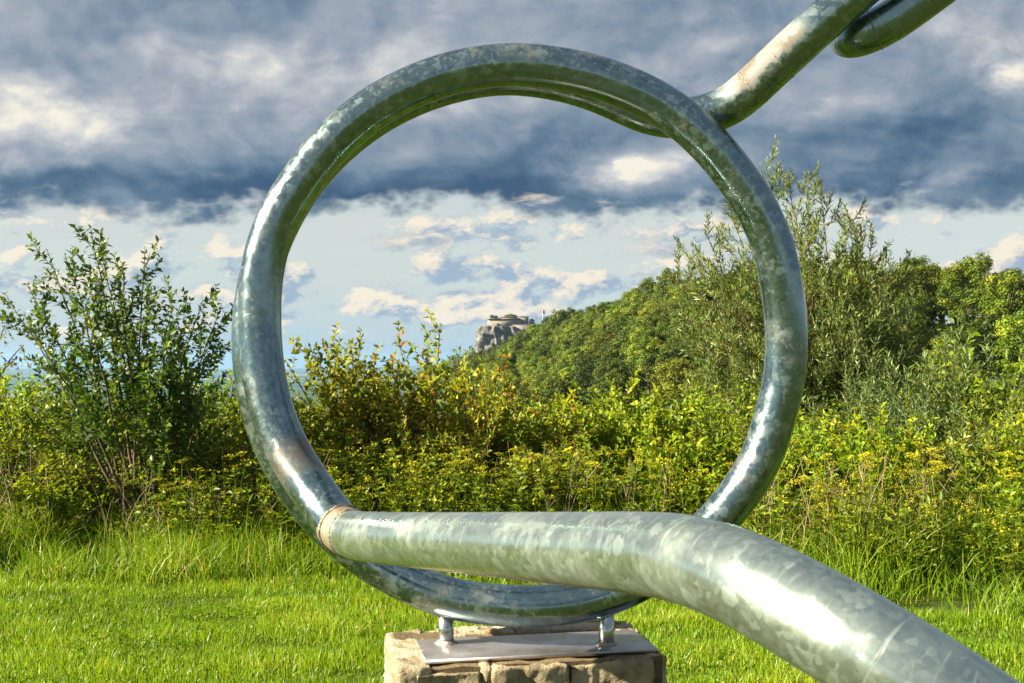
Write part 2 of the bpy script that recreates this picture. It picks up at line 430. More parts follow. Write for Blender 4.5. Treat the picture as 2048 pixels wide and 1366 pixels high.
def ground_mat():
    m, t, out = new_mat('meadow_ground')
    co = t.node('ShaderNodeTexCoord').outputs['Object']; x, y, z = t.sep(co)
    n = t.noise(co, 1.3, 6, .6); n2 = t.noise(co, 14, 5, .65)
    lawn = t.mix(t.ss(n, .35, .65), (.040, .054, .010), (.062, .078, .013))
    lawn = t.mix(t.mul(t.ss(n2, .45, .75), .5), lawn, (.030, .034, .012))
    # far plain: fields, woods and villages too small to tell apart
    f = t.vor2(t.xyz(t.mul(x, .0016), t.mul(y, .0009)), 1.0)
    cell = t.n.new('ShaderNodeTexVoronoi'); cell.voronoi_dimensions = '2D'; t.put(cell.inputs['Vector'], t.xyz(t.mul(x, .0016), t.mul(y, .0009))); t.put(cell.inputs['Scale'], 1.0)
    fc = t.sep(cell.outputs['Color'])[0]
    fields = t.ramp(fc, [(0.0, (.020, .045, .022)), (.42, (.028, .060, .026)), (.60, (.11, .14, .06)), (.80, (.22, .20, .11)), (1.0, (.09, .13, .05))])
    wood = t.ss(t.noise2(t.xyz(t.mul(x, .0007), t.mul(y, .0005)), 1.0, 5, .6), .46, .54)
    fields = t.mix(wood, fields, (.020, .042, .022))
    c = t.mix(t.ss(z, -20, -90), lawn, fields)
    p = t.node('ShaderNodeBsdfPrincipled', {'Base Color': c, 'Roughness': .95, 'Specular IOR Level': .1})
    b = t.node('ShaderNodeBump', {'Strength': .6, 'Distance': .03, 'Height': n2}); t.l.new(b.outputs[0], p.inputs['Normal'])
    t.l.new(p.outputs[0], out.inputs[0]); return m


def build_ground():
    rr = np.concatenate([[0.0], np.geomspace(1.0, 20000, 130)]); na = 180
    th = np.linspace(0, 2 * math.pi, na, endpoint=False)
    X = rr[1:, None] * np.sin(th); Y = rr[1:, None] * np.cos(th)
    Z = ground_z(X, Y)
    V = np.concatenate([[(0, 0, 0)], np.stack([X, Y, Z], -1).reshape(-1, 3)])
    i = np.arange(len(rr) - 2)[:, None] * na + 1; j = np.arange(na)[None]; j2 = (j + 1) % na
    Q = np.stack([i + j, i + na + j, i + na + j2, i + j2], -1).reshape(-1, 4)[:, ::-1]
    T = np.stack([np.zeros(na, int), j[0] + 1, j2[0] + 1], -1)[:, ::-1]
    kind(mesh('ground', V, [Q, T], ground_mat(), smooth=True), 'structure')
    # wooded ridge on the right
    ys = np.concatenate([np.linspace(30, 140, 30), np.linspace(145, 640, 90)]); ds = np.concatenate([np.linspace(-260, -60, 14), np.linspace(-52, 60, 34), np.linspace(70, 400, 12)])
    rx, _ = ridge_at(ys); X = rx[:, None] + ds[None]; Y = np.repeat(ys[:, None], len(ds), 1); Z = hill_z(X, Y)
    Z = Z - 60 * smooth(-Y, -60, -30) - 80 * smooth(Y, 560, 640)
    V = np.stack([X, Y, Z], -1).reshape(-1, 3); k_ = len(ds)
    i = np.arange(len(ys) - 1)[:, None] * k_; j = np.arange(k_ - 1)[None]
    Q = np.stack([i + j, i + j + 1, i + k_ + j + 1, i + k_ + j], -1).reshape(-1, 4)
    kind(mesh('wooded_hillside', V, Q, plain('hill_soil', (.035, .055, .016), .95, nscale=.15, var=.5, col2=(.012, .022, .008), bump=0), smooth=True), 'structure')
    # low blue hills along the horizon
    for nm, dist, h, seed, w_ in (('far_hills', 17000, 120, 1.0, 1.25), ('distant_hills', 13500, 70, 4.2, 1.2)):
        a = np.linspace(-w_, w_, 220); prof = PLAIN_Z + h * (.45 + .30 * np.sin(a * 7 + seed) + .17 * np.sin(a * 19 + 2 * seed) + .08 * np.sin(a * 47 + seed * 3))
        prof = np.maximum(prof, PLAIN_Z + 4)
        rows = []
        for f, zf in ((.88, 0.0), (.93, .45), (.97, .85), (1.0, 1.0), (1.05, .6)):
            rows.append(np.stack([dist * f * np.sin(a), dist * f * np.cos(a), PLAIN_Z - 2 + (prof - PLAIN_Z + 2) * zf], -1))
        V = np.concatenate(rows); n = len(a)
        i = np.arange(4)[:, None] * n; j = np.arange(n - 1)[None]
        Q = np.stack([i + j, i + j + 1, i + n + j + 1, i + n + j], -1).reshape(-1, 4)
        kind(mesh(nm, V, Q, plain('far_wood_cover', (.04, .07, .03), .95, nscale=.0012, var=.5, bump=0), smooth=True), 'structure')


build_ground()


# ------------------------------------------------------------------ the pipe sculpture
PIPE_R = 0.0842


def dep(w): return F_PX * 2 * PIPE_R / w


def catmull(P, n=14):
    P = np.asarray(P, float); Q = np.concatenate([[2 * P[0] - P[1]], P, [2 * P[-1] - P[-2]]]); out = []
    for i in range(1, len(Q) - 2):
        p0, p1, p2, p3 = Q[i - 1:i + 3]
        t = [0.0]
        for a, b in ((p0, p1), (p1, p2), (p2, p3)): t.append(t[-1] + max(np.linalg.norm(b - a), 1e-6) ** .5)
        for u in np.linspace(t[1], t[2], n, endpoint=False):
            A1 = (t[1] - u) / (t[1] - t[0]) * p0 + (u - t[0]) / (t[1] - t[0]) * p1; A2 = (t[2] - u) / (t[2] - t[1]) * p1 + (u - t[1]) / (t[2] - t[1]) * p2
            A3 = (t[3] - u) / (t[3] - t[2]) * p2 + (u - t[2]) / (t[3] - t[2]) * p3
            B1 = (t[2] - u) / (t[2] - t[0]) * A1 + (u - t[0]) / (t[2] - t[0]) * A2; B2 = (t[3] - u) / (t[3] - t[1]) * A2 + (u - t[1]) / (t[3] - t[1]) * A3
            out.append((t[2] - u) / (t[2] - t[1]) * B1 + (u - t[1]) / (t[2] - t[1]) * B2)
    out.append(P[-1]); return np.array(out)


def evenly(P, step, passes=0):
    s = np.concatenate([[0], np.cumsum(np.linalg.norm(np.diff(P, axis=0), axis=1))]); n = max(4, int(s[-1] / step))
    u = np.linspace(0, s[-1], n); P = np.stack([np.interp(u, s, P[:, i]) for i in range(3)], 1)
    for _ in range(passes):
        P[1:-1] = .25 * P[:-2] + .5 * P[1:-1] + .25 * P[2:]
    return P


def arc_of(P, px, py):
    """length along P of the point that the photo shows at px, py (front-most match)"""
    rel = P - np.array((0, 0, CAM_Z)); dz = rel @ FWD
    x = CX + F_PX * rel[:, 0] / dz; y = CY - F_PX * (rel @ UPV) / dz
    s = np.concatenate([[0], np.cumsum(np.linalg.norm(np.diff(P, axis=0), axis=1))])
    return s[np.argmin((x - px) ** 2 + (y - py) ** 2 + 3000 * (dz - dz.min()))]


def build_sculpture():
    S = tag(empty('pipe_sculpture', (.09, 4.62, .45)), 'looping sculpture of bent galvanised steel pipe mounted on a rough stone plinth', 'sculpture')
    off = np.array((.09, 4.62, .45))
    # upper straight run, then the loop behind, down its far side
    A = [(2010, -268, 86.5), (1900, -178, 86), (1800, -92, 85.5), (1720, -22, 85), (1650, 39, 84.5), (1600, 85, 84), (1560, 122, 83.5), (1528, 152, 83), (1503, 176, 82.5), (1476, 200, 82), (1440, 221, 81.5), (1390, 235, 81), (1340, 237, 80.6),
         (1285, 225, 80.4), (1228, 198, 80.4), (1139, 166, 80.5)]
    for ang in np.linspace(92, 238, 15):           # hidden loop, centre (1035, 680) radius 531 in the photo
        f = (ang - 92) / 146
        A.append((1035 + 531 * math.cos(R(ang)), 680 - 531 * math.sin(R(ang)), 80.5 + 1.2 * f))
    A += [(893, 1195, 82.6), (975, 1208, 82.8), (1060, 1213, 83), (1145, 1206, 83), (1220, 1187, 83), (1290, 1155, 83.1), (1375, 1098, 83.2), (1452, 1022, 83.3), (1518, 926, 83.4), (1552, 829, 83.5), (1570, 745, 83.6), (1573, 670, 83.7),
          (1565, 582, 83.8), (1545, 489, 83.9), (1507, 404, 84), (1465, 344, 84.1), (1424, 293, 84.2), (1358, 233, 84.3), (1290, 191, 84.4), (1195, 154, 84.4), (1120, 137, 84.4), (1040, 129, 84.5), (960, 134, 84.6), (864, 158, 84.7), (749, 214, 84.9), (656, 294, 85),
          (592, 378, 85.2), (548, 455, 85.4), (524, 545, 85.6), (519, 650, 85.8), (526, 741, 86.2), (541, 812, 86.7), (562, 872, 87.3), (591, 928, 88.2), (624, 978, 89.4), (656, 1023, 91), (684, 1058, 93)]
    PA = evenly(catmull([at(x, y, dep(w)) for x, y, w in A]), .02, 12)
    sA = lambda px, py: arc_of(PA, px, py)
    front = lambda px, py: arc_of(PA[len(PA) // 2:], px, py) + np.linalg.norm(np.diff(PA[:len(PA) // 2 + 1], axis=0), axis=1).sum()
    a0, a1 = sA(1612, 75), sA(1470, 205); b0, b1 = front(575, 895), front(612, 962)
    V, F, UV = sweep(PA, PIPE_R, 40)
    mA = galvanised('galvanised_pipe', [(min(a0, a1), max(a0, a1), 'lime'), (min(b0, b1), max(b0, b1), 'smoke')])
    coil = mesh('loop_pipe', V - off, F, mA, S, uv=UV, smooth=True)
    # weld beads and the rusty sleeve where the arm is welded on
    B = [(676, 1051, 92.4), (684, 1058, 93), (697, 1066, 94.8), (716, 1071, 97), (745, 1074, 100.5), (800, 1078, 106.5), (867, 1082, 114), (989, 1089, 128.5), (1095, 1095, 141), (1200, 1101, 154), (1290, 1107, 166), (1365, 1117, 177), (1457, 1146, 190), (1540, 1185, 200), (1617, 1229, 207), (1697, 1275, 213), (1850, 1372, 222), (2060, 1520, 228)]
    PBv = [at(x, y, dep(w)) for x, y, w in B]
    e = PBv[-1]; PBv += [e + np.array((.22, -.02, -.22)), e + np.array((.38, .0, -.52)), e + np.array((.44, .02, -.90)), np.array((e[0] + .45, e[1] + .02, -.05))]
    PB = evenly(catmull(PBv), .02, 6)
    sleeve = PB[:6]
    V, F, UV = sweep(PB, PIPE_R, 40); arm = mesh('arm_pipe', V - off, F, galvanised('galvanised_arm', [(-.05, .155, 'rust')], True, (.38, .46, .425), .94), S, uv=UV, smooth=True)
    V, F, UV = sweep(PB[3:8:2] + 0, PIPE_R + .004, 40, False)
    c = PB[1]; tdir = unit(PB[3] - PB[0])
    def bead(cen, td, rr, th, nm, mat, par):
        a = unit(np.cross(td, (0, 0, 1))); b = np.cross(td, a); ang = np.linspace(0, 2 * math.pi, 41)
        wob = rr + .0012 * np.sin(ang * 13) + .001 * np.sin(ang * 29)
        P = cen + np.cos(ang)[:, None] * a * wob[:, None] + np.sin(ang)[:, None] * b * wob[:, None]
        V, F, UV = sweep(P, th, 8, False); return mesh(nm, V - off, F, mat, par, uv=UV, smooth=True)
    wm = plain('weld_bead', (.30, .27, .22), .45, .8, .5, 40, .5, .4)
    bead(PB[2], unit(PB[4] - PB[1]), PIPE_R, .0065, 'weld_seam', wm, arm)
    bead(PB[8], unit(PB[10] - PB[7]), PIPE_R, .005, 'weld_seam', wm, arm)
    for px, py in ((1560, 122), (1503, 176)):
        i = int(round(sA(px, py) / .02)); i = min(max(i, 2), len(PA) - 3)
        bead(PA[i], unit(PA[i + 1] - PA[i - 1]), PIPE_R, .0022, 'weld_seam', wm, coil)
    # second run of pipe at the top right, bending away behind the first
    Cc = [(2500, -462, 86), (2300, -322, 85.6), (2120, -200, 85.2), (1960, -86, 84.8), (1890, -35, 84.4), (1840, 2, 84), (1792, 36, 83.6), (1750, 60, 83.2), (1718, 72, 82.6), (1702, 75, 81.6), (1694, 72, 80), (1690, 66, 78), (1688, 59, 75.5), (1686, 52, 72.5)]
    PC = evenly(catmull([at(x, y, dep(w * 1.0)) for x, y, w in Cc]), .02, 5)
    V, F, UV = sweep(PC, PIPE_R, 40); s0 = arc_of(PC, 1745, 62)
    top = mesh('upper_pipe', V - off, F, galvanised('galvanised_upper', [], True), S, uv=UV, smooth=True)
    i = int(s0 / .02); bead(PC[i], unit(PC[i + 1] - PC[i - 1]), PIPE_R, .003, 'weld_seam', wm, top)
    # the two upper runs meet again above the picture
    P1, P2 = PA[0], PC[0]
    d1 = unit(PA[0] - PA[4]); d2 = unit(PC[0] - PC[4]); g = np.linalg.norm(P2 - P1)
    t = np.linspace(0, 1, 50)[:, None]; h = 1.3
    PJ = (1 - t) ** 3 * (P1 - d1 * .01) + 3 * (1 - t) ** 2 * t * (P1 + d1 * h) + 3 * (1 - t) * t ** 2 * (P2 + d2 * h) + t ** 3 * (P2 - d2 * .01)
    V, F, UV = sweep(PJ, PIPE_R * .998, 40); mesh('return_bend', V - off, F, mA, S, uv=UV, smooth=True)
    # posts, base plate
    plate_z = .497; rz = R(11)
    cen = np.array((.095, 4.64)); ux = np.array((math.cos(rz), math.sin(rz))); uy = np.array((-math.sin(rz), math.cos(rz)))
    V = []; hx, hy = .468, .165
    A_ = Acc()
    def ring(z, g):
        return [(*(cen + ux * sx * (hx - g) + uy * sy * (hy - g)), z) for sx, sy in ((-1, -1), (1, -1), (1, 1), (-1, 1))]
    V = ring(plate_z - .016, 0) + ring(plate_z - .0025, 0) + ring(plate_z, .0025)
    Q = [(0, 3, 2, 1), (8, 9, 10, 11)] + [(r * 4 + a, r * 4 + (a + 1) % 4, r * 4 + 4 + (a + 1) % 4, r * 4 + 4 + a) for r in (0, 1) for a in range(4)]
    sm, t, out = new_mat('brushed_steel_plate')
    co = t.node('ShaderNodeTexCoord').outputs['Object']; x, y, z = t.sep(co)
    xr = t.add(t.mul(x, math.cos(rz)), t.mul(y, math.sin(rz))); yr = t.sub(t.mul(y, math.cos(rz)), t.mul(x, math.sin(rz)))
    br = t.noise(t.xyz(t.mul(xr, 3), t.mul(yr, 160), 0), 1.0, 4, .6); st = t.noise(co, 9, 5, .6)
    p = t.node('ShaderNodeBsdfPrincipled', {'Base Color': t.mix(t.ss(st, .4, .7), (.52, .49, .50), (.38, .34, .33)), 'Metallic': .9, 'Roughness': t.add(.26, t.mul(br, .22))})
    b = t.node('ShaderNodeBump', {'Strength': .12, 'Distance': .004, 'Height': br}); t.l.new(b.outputs[0], p.inputs['Normal']); t.l.new(p.outputs[0], out.inputs[0])
    mesh('base_plate', np.array(V) - off, np.array(Q), sm, S)
    pm = galvanised('galvanised_post', [], False, (.42, .45, .45)); fm = plain('weld_fillet', (.42, .40, .36), .4, .85, .5, 60, .5, .5)
    relP = PA - np.array((0, 0, CAM_Z)); dz = relP @ FWD; xp = CX + F_PX * relP[:, 0] / dz; low = PA[:, 2] < .85
    for px in (896, 1212):
        i = np.argmin(np.where(low, np.abs(xp - px), 1e9)); q = PA[i]
        P = np.array([(q[0], q[1], plate_z - .002), (q[0], q[1], plate_z + .04), (q[0], q[1], q[2] - PIPE_R * .55)])
        V, F, UV = sweep(P, .0315, 28); po = mesh('support_post', V - off, F, pm, S, uv=UV, smooth=False)
        for pl in po.data.polygons: pl.use_smooth = len(pl.vertices) == 4
        P = np.array([(q[0], q[1], plate_z + h_) for h_ in (0, .004, .009, .014)]); V, F, UV = sweep(P, np.array((.050, .045, .037, .0318)), 28, False)
        V = V + np.c_[np.random.default_rng(3).normal(0, .0012, (len(V), 2)), np.zeros(len(V))]
        mesh('weld_collar', V - off, F, fm, po, uv=UV, smooth=True)


build_sculpture()


# ------------------------------------------------------------------ stone plinth
def stone_mat(name, a, b, c):
    if name in MATS: return MATS[name]
    m, t, out = new_mat(name)
    co = t.node('ShaderNodeTexCoord').outputs['Object']; oi = t.node('ShaderNodeObjectInfo').outputs['Random']
    co = t.vm('ADD', co, t.xyz(t.mul(oi, 5), t.mul(oi, 3), 0))
    n = t.noise(co, 7, 7, .65); f = t.noise(co, 45, 6, .7); g = t.noise(co, 3.1, 4, .6)
    col = t.mix(t.ss(n, .35, .66), a, b); col = t.mix(t.ss(g, .56, .72), col, c)
    col = t.mix(t.mul(t.ss(f, .56, .70), .7), col, tuple(v * .25 for v in a))
    p = t.node('ShaderNodeBsdfPrincipled', {'Base Color': col, 'Roughness': .92, 'Specular IOR Level': .15})
    bmp = t.node('ShaderNodeBump', {'Strength': 1.0, 'Distance': .03, 'Height': t.add(t.add(f, t.mul(n, .7)), t.mul(t.noise(co, 120, 4, .7), .35))}); t.l.new(bmp.outputs[0], p.inputs['Normal'])
    t.l.new(p.outputs[0], out.inputs[0]); MATS[name] = m
    return m


def fbm3(P, seed, octs=((11, .8), (27, .6), (61, .42), (130, .25))):
    r = np.random.default_rng(seed); o = np.zeros(len(P))
    for fr, am in octs:
        for _ in range(4):
            k_ = r.normal(size=3); k_ /= np.linalg.norm(k_); o += am * .5 * np.sin(P @ (k_ * fr) + r.uniform(0, 6.28))
    return o


def stone(lo, hi, seed, mat, parent, rough=.012, n=9):
    """a quarry-faced block: gridded box pushed in and out"""
    lo = np.array(lo); hi = np.array(hi); size = hi - lo; A = {}; V = []; F = []
    ns = [max(3, min(36, int(s / .014))) for s in size]
    def vid(i, j, k_):
        key = (i, j, k_)
        if key not in A:
            A[key] = len(V); V.append(lo + size * np.array((i / ns[0], j / ns[1], k_ / ns[2])))
        return A[key]
    for ax in range(3):
        u, v = [a for a in range(3) if a != ax]
        for s in (0, ns[ax]):
            for a in range(ns[u]):
                for b in range(ns[v]):
                    q = []
                    for da, db in ((0, 0), (1, 0), (1, 1), (0, 1)):
                        c = [0, 0, 0]; c[ax] = s; c[u] = a + da; c[v] = b + db; q.append(vid(*c))
                    F.append(q if ((s > 0) ^ (ax == 1)) else q[::-1])
    V = np.array(V); cen = (lo + hi) / 2; q = (V - cen) / (size / 2)
    # rounded broken arrises
    nrm = unit(np.sign(q) * np.abs(q) ** 8 + 1e-6 * q)
    e = np.sort(np.abs(q), 1)[:, 1]; V = V - nrm * (np.clip(e - .93, 0, 1) / .07)[:, None] ** 2 * .003
    V = V + nrm * (fbm3(V + seed, seed) * rough)[:, None]
    V = V + unit(nrm + .001) * (np.random.default_rng(seed).normal(0, rough * .16, len(V)))[:, None]
    o = mesh('stone', V, np.array(F), mat, parent, smooth=True)
    return o


def build_plinth():
    rz = R(11); H = .482
    org = at(800, 1336, 1); zc = H - .008
    o = tag(empty('stone_plinth', (-.425, 4.29, 0), rz), 'squat plinth of rough tan limestone blocks under the steel base plate', 'plinth')
    m1 = stone_mat('limestone_face', (.22, .178, .112), (.50, .42, .28), (.56, .50, .36)); m2 = stone_mat('limestone_pale', (.32, .255, .16), (.60, .52, .38), (.36, .23, .11))
    W, Dp = 1.075, .66
    z0 = H - .205
    S = [((0, .02, z0), (.135, Dp * .55, H + .004), m2, .010), ((.0, Dp * .56, z0), (.16, Dp, H - .004), m2, .012),
         ((.062, -.005, z0 + .004), (.319, .17, H - .014), m1, .0075), ((.3205, .004, z0), (.3565, .15, H - .008), m1, .006), ((.358, 0, z0), (.66, .165, H - .008), m1, .0075), ((.662, .003, z0), (.989, .165, H - .010), m1, .0075),
         ((.995, .05, z0), (W, .42, H - .006), m2, .009), ((.985, .43, z0), (W + .01, Dp, H), m2, .010), ((.17, Dp - .15, z0), (.55, Dp, H + .003), m2, .012), ((.56, Dp - .14, z0), (.975, Dp + .01, H + .003), m2, .012)]
    for z1, cuts in ((z0 - .008, (0, .33, .70, W)), (z0 - .148, (0, .21, .56, .86, W))):
        for a, b in zip(cuts[:-1], cuts[1:]):
            S.append(((a, -.004, z1 - .132), (b - .01, .20, z1), m1, .012)); S.append(((a, Dp - .2, z1 - .132), (b - .01, Dp, z1), m1, .012))
        S.append(((.0, .21, z1 - .132), (.18, Dp - .21, z1), m2, .012)); S.append(((W - .18, .21, z1 - .132), (W - .01, Dp - .21, z1), m2, .012))
    for i, (lo, hi, m, rg) in enumerate(S): stone(lo, hi, 11 + i, m, o, rg)
    # mortar bed that carries the plate
    A = Acc(); n1, n2 = 26, 12
    xs = np.linspace(.03, W - .03, n1); ys = np.linspace(.03, Dp - .03, n2); X, Y = np.meshgrid(xs, ys, indexing='ij')
    Z = H - .006 + .004 * np.sin(X * 31) * np.sin(Y * 23) + np.random.default_rng(5).normal(0, .0022, X.shape)
    Z = np.minimum(Z, .479)
    V = np.stack([X, Y, Z], -1).reshape(-1, 3); Vb = V.copy(); Vb[:, 2] = .01
    i = np.arange(n1 - 1)[:, None] * n2; j = np.arange(n2 - 1)[None]
    A.add(V, np.stack([i + j, i + n2 + j, i + n2 + j + 1, i + j + 1], -1).reshape(-1, 4))
    rim = [a * n2 for a in range(n1)] + [(n1 - 1) * n2 + b for b in range(1, n2)] + [a * n2 + n2 - 1 for a in range(n1 - 2, -1, -1)] + [b for b in range(n2 - 2, 0, -1)]
    k_ = len(rim); Vr = np.concatenate([V[rim], Vb[rim]]); A.add(Vr, np.array([(a, (a + 1) % k_, k_ + (a + 1) % k_, k_ + a) for a in range(k_)])[:, ::-1])
    A.obj('mortar_bed', stone_mat('lime_mortar', (.15, .115, .065), (.24, .185, .105), (.20, .15, .08)), o, smooth=True)


build_plinth()


# ------------------------------------------------------------------ woody plants
def bez(a, b, c, n):
    t = np.linspace(0, 1, n)[:, None]; return (1 - t) ** 2 * a + 2 * t * (1 - t) * b + t ** 2 * c


def perp(T, r):
    a = r.normal(size=3); a -= T * (a @ T); return a / np.linalg.norm(a)


UP = np.array((0, 0, 1.0))


class Plant:
    """branch skeleton with leaves set along the twigs"""
    def __init__(s, seed): s.r = np.random.default_rng(seed); s.wood = Acc(); s.P = []; s.D = []; s.N = []; s.L = []; s.T = []
    def tube(s, pts, r0, r1, sides=5):
        V, F, _ = sweep(pts, np.linspace(r0, r1, len(pts)), sides, False); s.wood.add(V, F, s.r.uniform(.3, .7))
    def foliage(s, pts, f0, spacing, ang, L, lift=0.0, whorl=2, tint=.5):
        r = s.r; seg = np.linalg.norm(np.diff(pts, axis=0), axis=1); cs = np.concatenate([[0], np.cumsum(seg)])
        m = max(1, int(cs[-1] * (1 - f0) / spacing)); u = np.linspace(f0, 1.0, m) * cs[-1]
        Q = np.stack([np.interp(u, cs, pts[:, i]) for i in range(3)], 1); T = unit(np.gradient(pts, axis=0)); TT = np.stack([np.interp(u, cs, T[:, i]) for i in range(3)], 1); TT = unit(TT)
        ph = r.uniform(0, 6.28) + np.arange(m) * (1.571 if whorl == 2 else 2.4)
        a = unit(np.cross(TT, UP + .01)); b = np.cross(TT, a)
        for k_ in range(whorl):
            p = ph + math.pi * 2 * k_ / whorl + r.normal(0, .3, m)
            rad = np.cos(p)[:, None] * a + np.sin(p)[:, None] * b
            an = ang + r.normal(0, .22, m)
            d = TT * np.cos(an)[:, None] + rad * np.sin(an)[:, None] + UP * lift + r.normal(0, .12, (m, 3))
            nn = UP * .9 - TT * .1 + rad * .25 + r.normal(0, .45, (m, 3))
            s.P.append(Q); s.D.append(d); s.N.append(nn); s.L.append(L * r.uniform(.65, 1.15, m) * np.clip(1.15 - .45 * (u / cs[-1]) ** 4, .5, 1.2)); s.T.append(np.clip(tint + r.normal(0, .16, m), 0, 1))
    def branch(s, pts, t0, t1, n, length, ang, lift, rad, lf, sub=0, tint=.5, taper=.7, out=None):
        r = s.r; T = unit(np.gradient(pts, axis=0))
        for q, f in enumerate(np.linspace(t0, t1, n)):
            i = min(int(f * (len(pts) - 1)), len(pts) - 2); p = pts[i] + (pts[i + 1] - pts[i]) * (f * (len(pts) - 1) - i); tt = T[i]
            pe = perp(tt, r)
            if out is not None: pe = unit(pe + out * .5)
            d = unit(tt * math.cos(ang) + pe * math.sin(ang)); ln = length * (1 - taper * f) * r.uniform(.6, 1.25)
            pp = bez(p, p + d * ln * .5, p + unit(d + UP * lift) * ln, 6)
            s.tube(pp, rad * (1 - .6 * f), rad * .3, 4); tw = np.clip(tint + r.normal(0, .16), 0, 1)
            s.foliage(pp, .12, lf['sp'], lf['ang'], lf['L'], lf.get('lift', 0), lf.get('whorl', 2), tw)
            if sub: s.branch(pp, .25, .9, sub, ln * .5, ang, lift, rad * .5, lf, 0, tw)
    def leaves_mesh(s, wl, fold, droop, rich):
        P = np.concatenate(s.P); L = np.concatenate(s.L); V, F, k_ = leaves(P, np.concatenate(s.D), np.concatenate(s.N), L, L * wl, fold, droop, rich)
        return V, F, np.repeat(np.concatenate(s.T), k_)
    def build(s, name, loc, leafmat, barkmat, wl=.45, fold=.22, droop=.1, rich=False, parts=('branches', 'leaves'), link=True):
        o = empty(name, loc); o_ = np.asarray(loc)
        s.wood.V = [v - o_ for v in s.wood.V]; s.wood.obj(parts[0], barkmat, o, smooth=True)
        V, F, T = s.leaves_mesh(wl, fold, droop, rich); c = mesh(parts[1], V - o_, F, leafmat, o, T)
        return o


BARK = plain('grey_bark', (.105, .085, .055), .9, nscale=25, var=.5, bump=.4)
BARK_R = plain('reddish_bark', (.13, .065, .035), .85, nscale=25, var=.5, bump=.4)
G_TREE = leaf_mat('glossy_tree_leaf', [(0, (.034, .070, .010)), (.45, (.060, .118, .014)), (.8, (.115, .180, .020)), (1, (.21, .23, .03))], .32, .46, .35)
G_DOG = leaf_mat('dogwood_leaf', [(0, (0.074, 0.113, 0.009)), (.45, (0.149, 0.205, 0.011)), (.82, (0.275, 0.302, 0.015)), (.96, (0.321, 0.259, 0.027)), (1, (0.321, 0.130, 0.027))], .40, .5, .3)
G_LIME = leaf_mat('lime_leaf', [(0, (0.079, 0.145, 0.008)), (.45, (0.163, 0.262, 0.010)), (.85, (0.264, 0.349, 0.014)), (1, (0.299, 0.310, 0.020))], .45, .5, .3)
G_OLIVE = leaf_mat('olive_leaf', [(0, (0.076, 0.129, 0.009)), (.5, (0.156, 0.227, 0.011)), (.88, (0.272, 0.318, 0.015)), (1, (0.302, 0.254, 0.032))], .42, .5, .3)
G_WILL = leaf_mat('willow_leaf', [(0, (.060, .105, .022)), (.5, (.105, .170, .030)), (.85, (.18, .245, .038)), (1, (.25, .29, .05))], .32, .40, .4, back=(.45, (.20, .27, .12)))
G_HILL = leaf_mat('hill_leaf', [(0, (0.026, 0.051, 0.006)), (.5, (0.058, 0.095, 0.007)), (.85, (0.110, 0.146, 0.011)), (1, (0.168, 0.183, 0.015))], .28, .6, .2, var=.5, tone=.75)
G_BIRCH = leaf_mat('birch_leaf', [(0, (.07, .09, .015)), (.5, (.13, .15, .02)), (1, (.24, .20, .04))], .35, .45, .3)


def build_left_tree():
    p = Plant(21); r = p.r; D0 = 9.75
    base = at(290, 1104, D0); base[2] = -.02
    tips = [(182, 448, 9.6, 1.0), (200, 470, 9.9, 1), (245, 520, 9.5, .9), (290, 488, 9.8, 1.0), (300, 560, 10.2, .8), (95, 492, 9.9, 1.0), (130, 500, 9.4, .9), (55, 560, 9.7, .9), (12, 580, 10.0, 1.0), (60, 640, 9.3, .8), (345, 585, 9.4, .9), (405, 592, 9.8, .9), (443, 600, 9.6, .9), (440, 680, 10.1, .8), (380, 650, 10.3, .8), (240, 600, 10.3, .8), (170, 600, 9.2, .8), (330, 680, 9.2, .8), (110, 700, 10.3, .7), (420, 760, 9.4, .7), (300, 780, 9.3, .7), (390, 800, 9.9, .7)]
    lf = dict(sp=.038, ang=.85, L=.070, lift=.05)
    for i, (x, y, d, w) in enumerate(tips):
        t = at(x, y + 10, d); b = base + np.array((r.normal(0, .06), r.normal(0, .06), 0)); h = t[2]
        mid = np.array((b[0] + (t[0] - b[0]) * .36, b[1] + (t[1] - b[1]) * .5, h * .42)) + r.normal(0, .05, 3)
        pts = bez(b, mid, t, 18); pts[4:-2] += np.cumsum(r.normal(0, .006, (12, 3)), 0)
        p.tube(pts, .014 * w + .006, .003, 6)
        p.branch(pts, .44, .95, 12, .66, .76, .34, .005, lf, 5, .50, .62)
        p.foliage(pts, .80, .040, .8, .074, .05, 2, .7)
    # low suckers round the foot
    for i in range(1):
        t = base + np.array((r.uniform(-.55, .55), r.uniform(-.3, .3), r.uniform(.45, .95))); pts = bez(base + r.normal(0, .05, 3) * (1, 1, 0), base + (t - base) * (.3, .3, .6), t, 10)
        p.tube(pts, .008, .003); p.branch(pts, .35, .95, 5, .35, .7, .3, .004, lf, 1, .35)
    tag(p.build('young_tree', base, G_TREE, BARK, .46, .18, .14, True, ('trunk', 'crown')), 'young multi-stemmed tree with glossy dark green leaves at the lawn edge', 'tree')


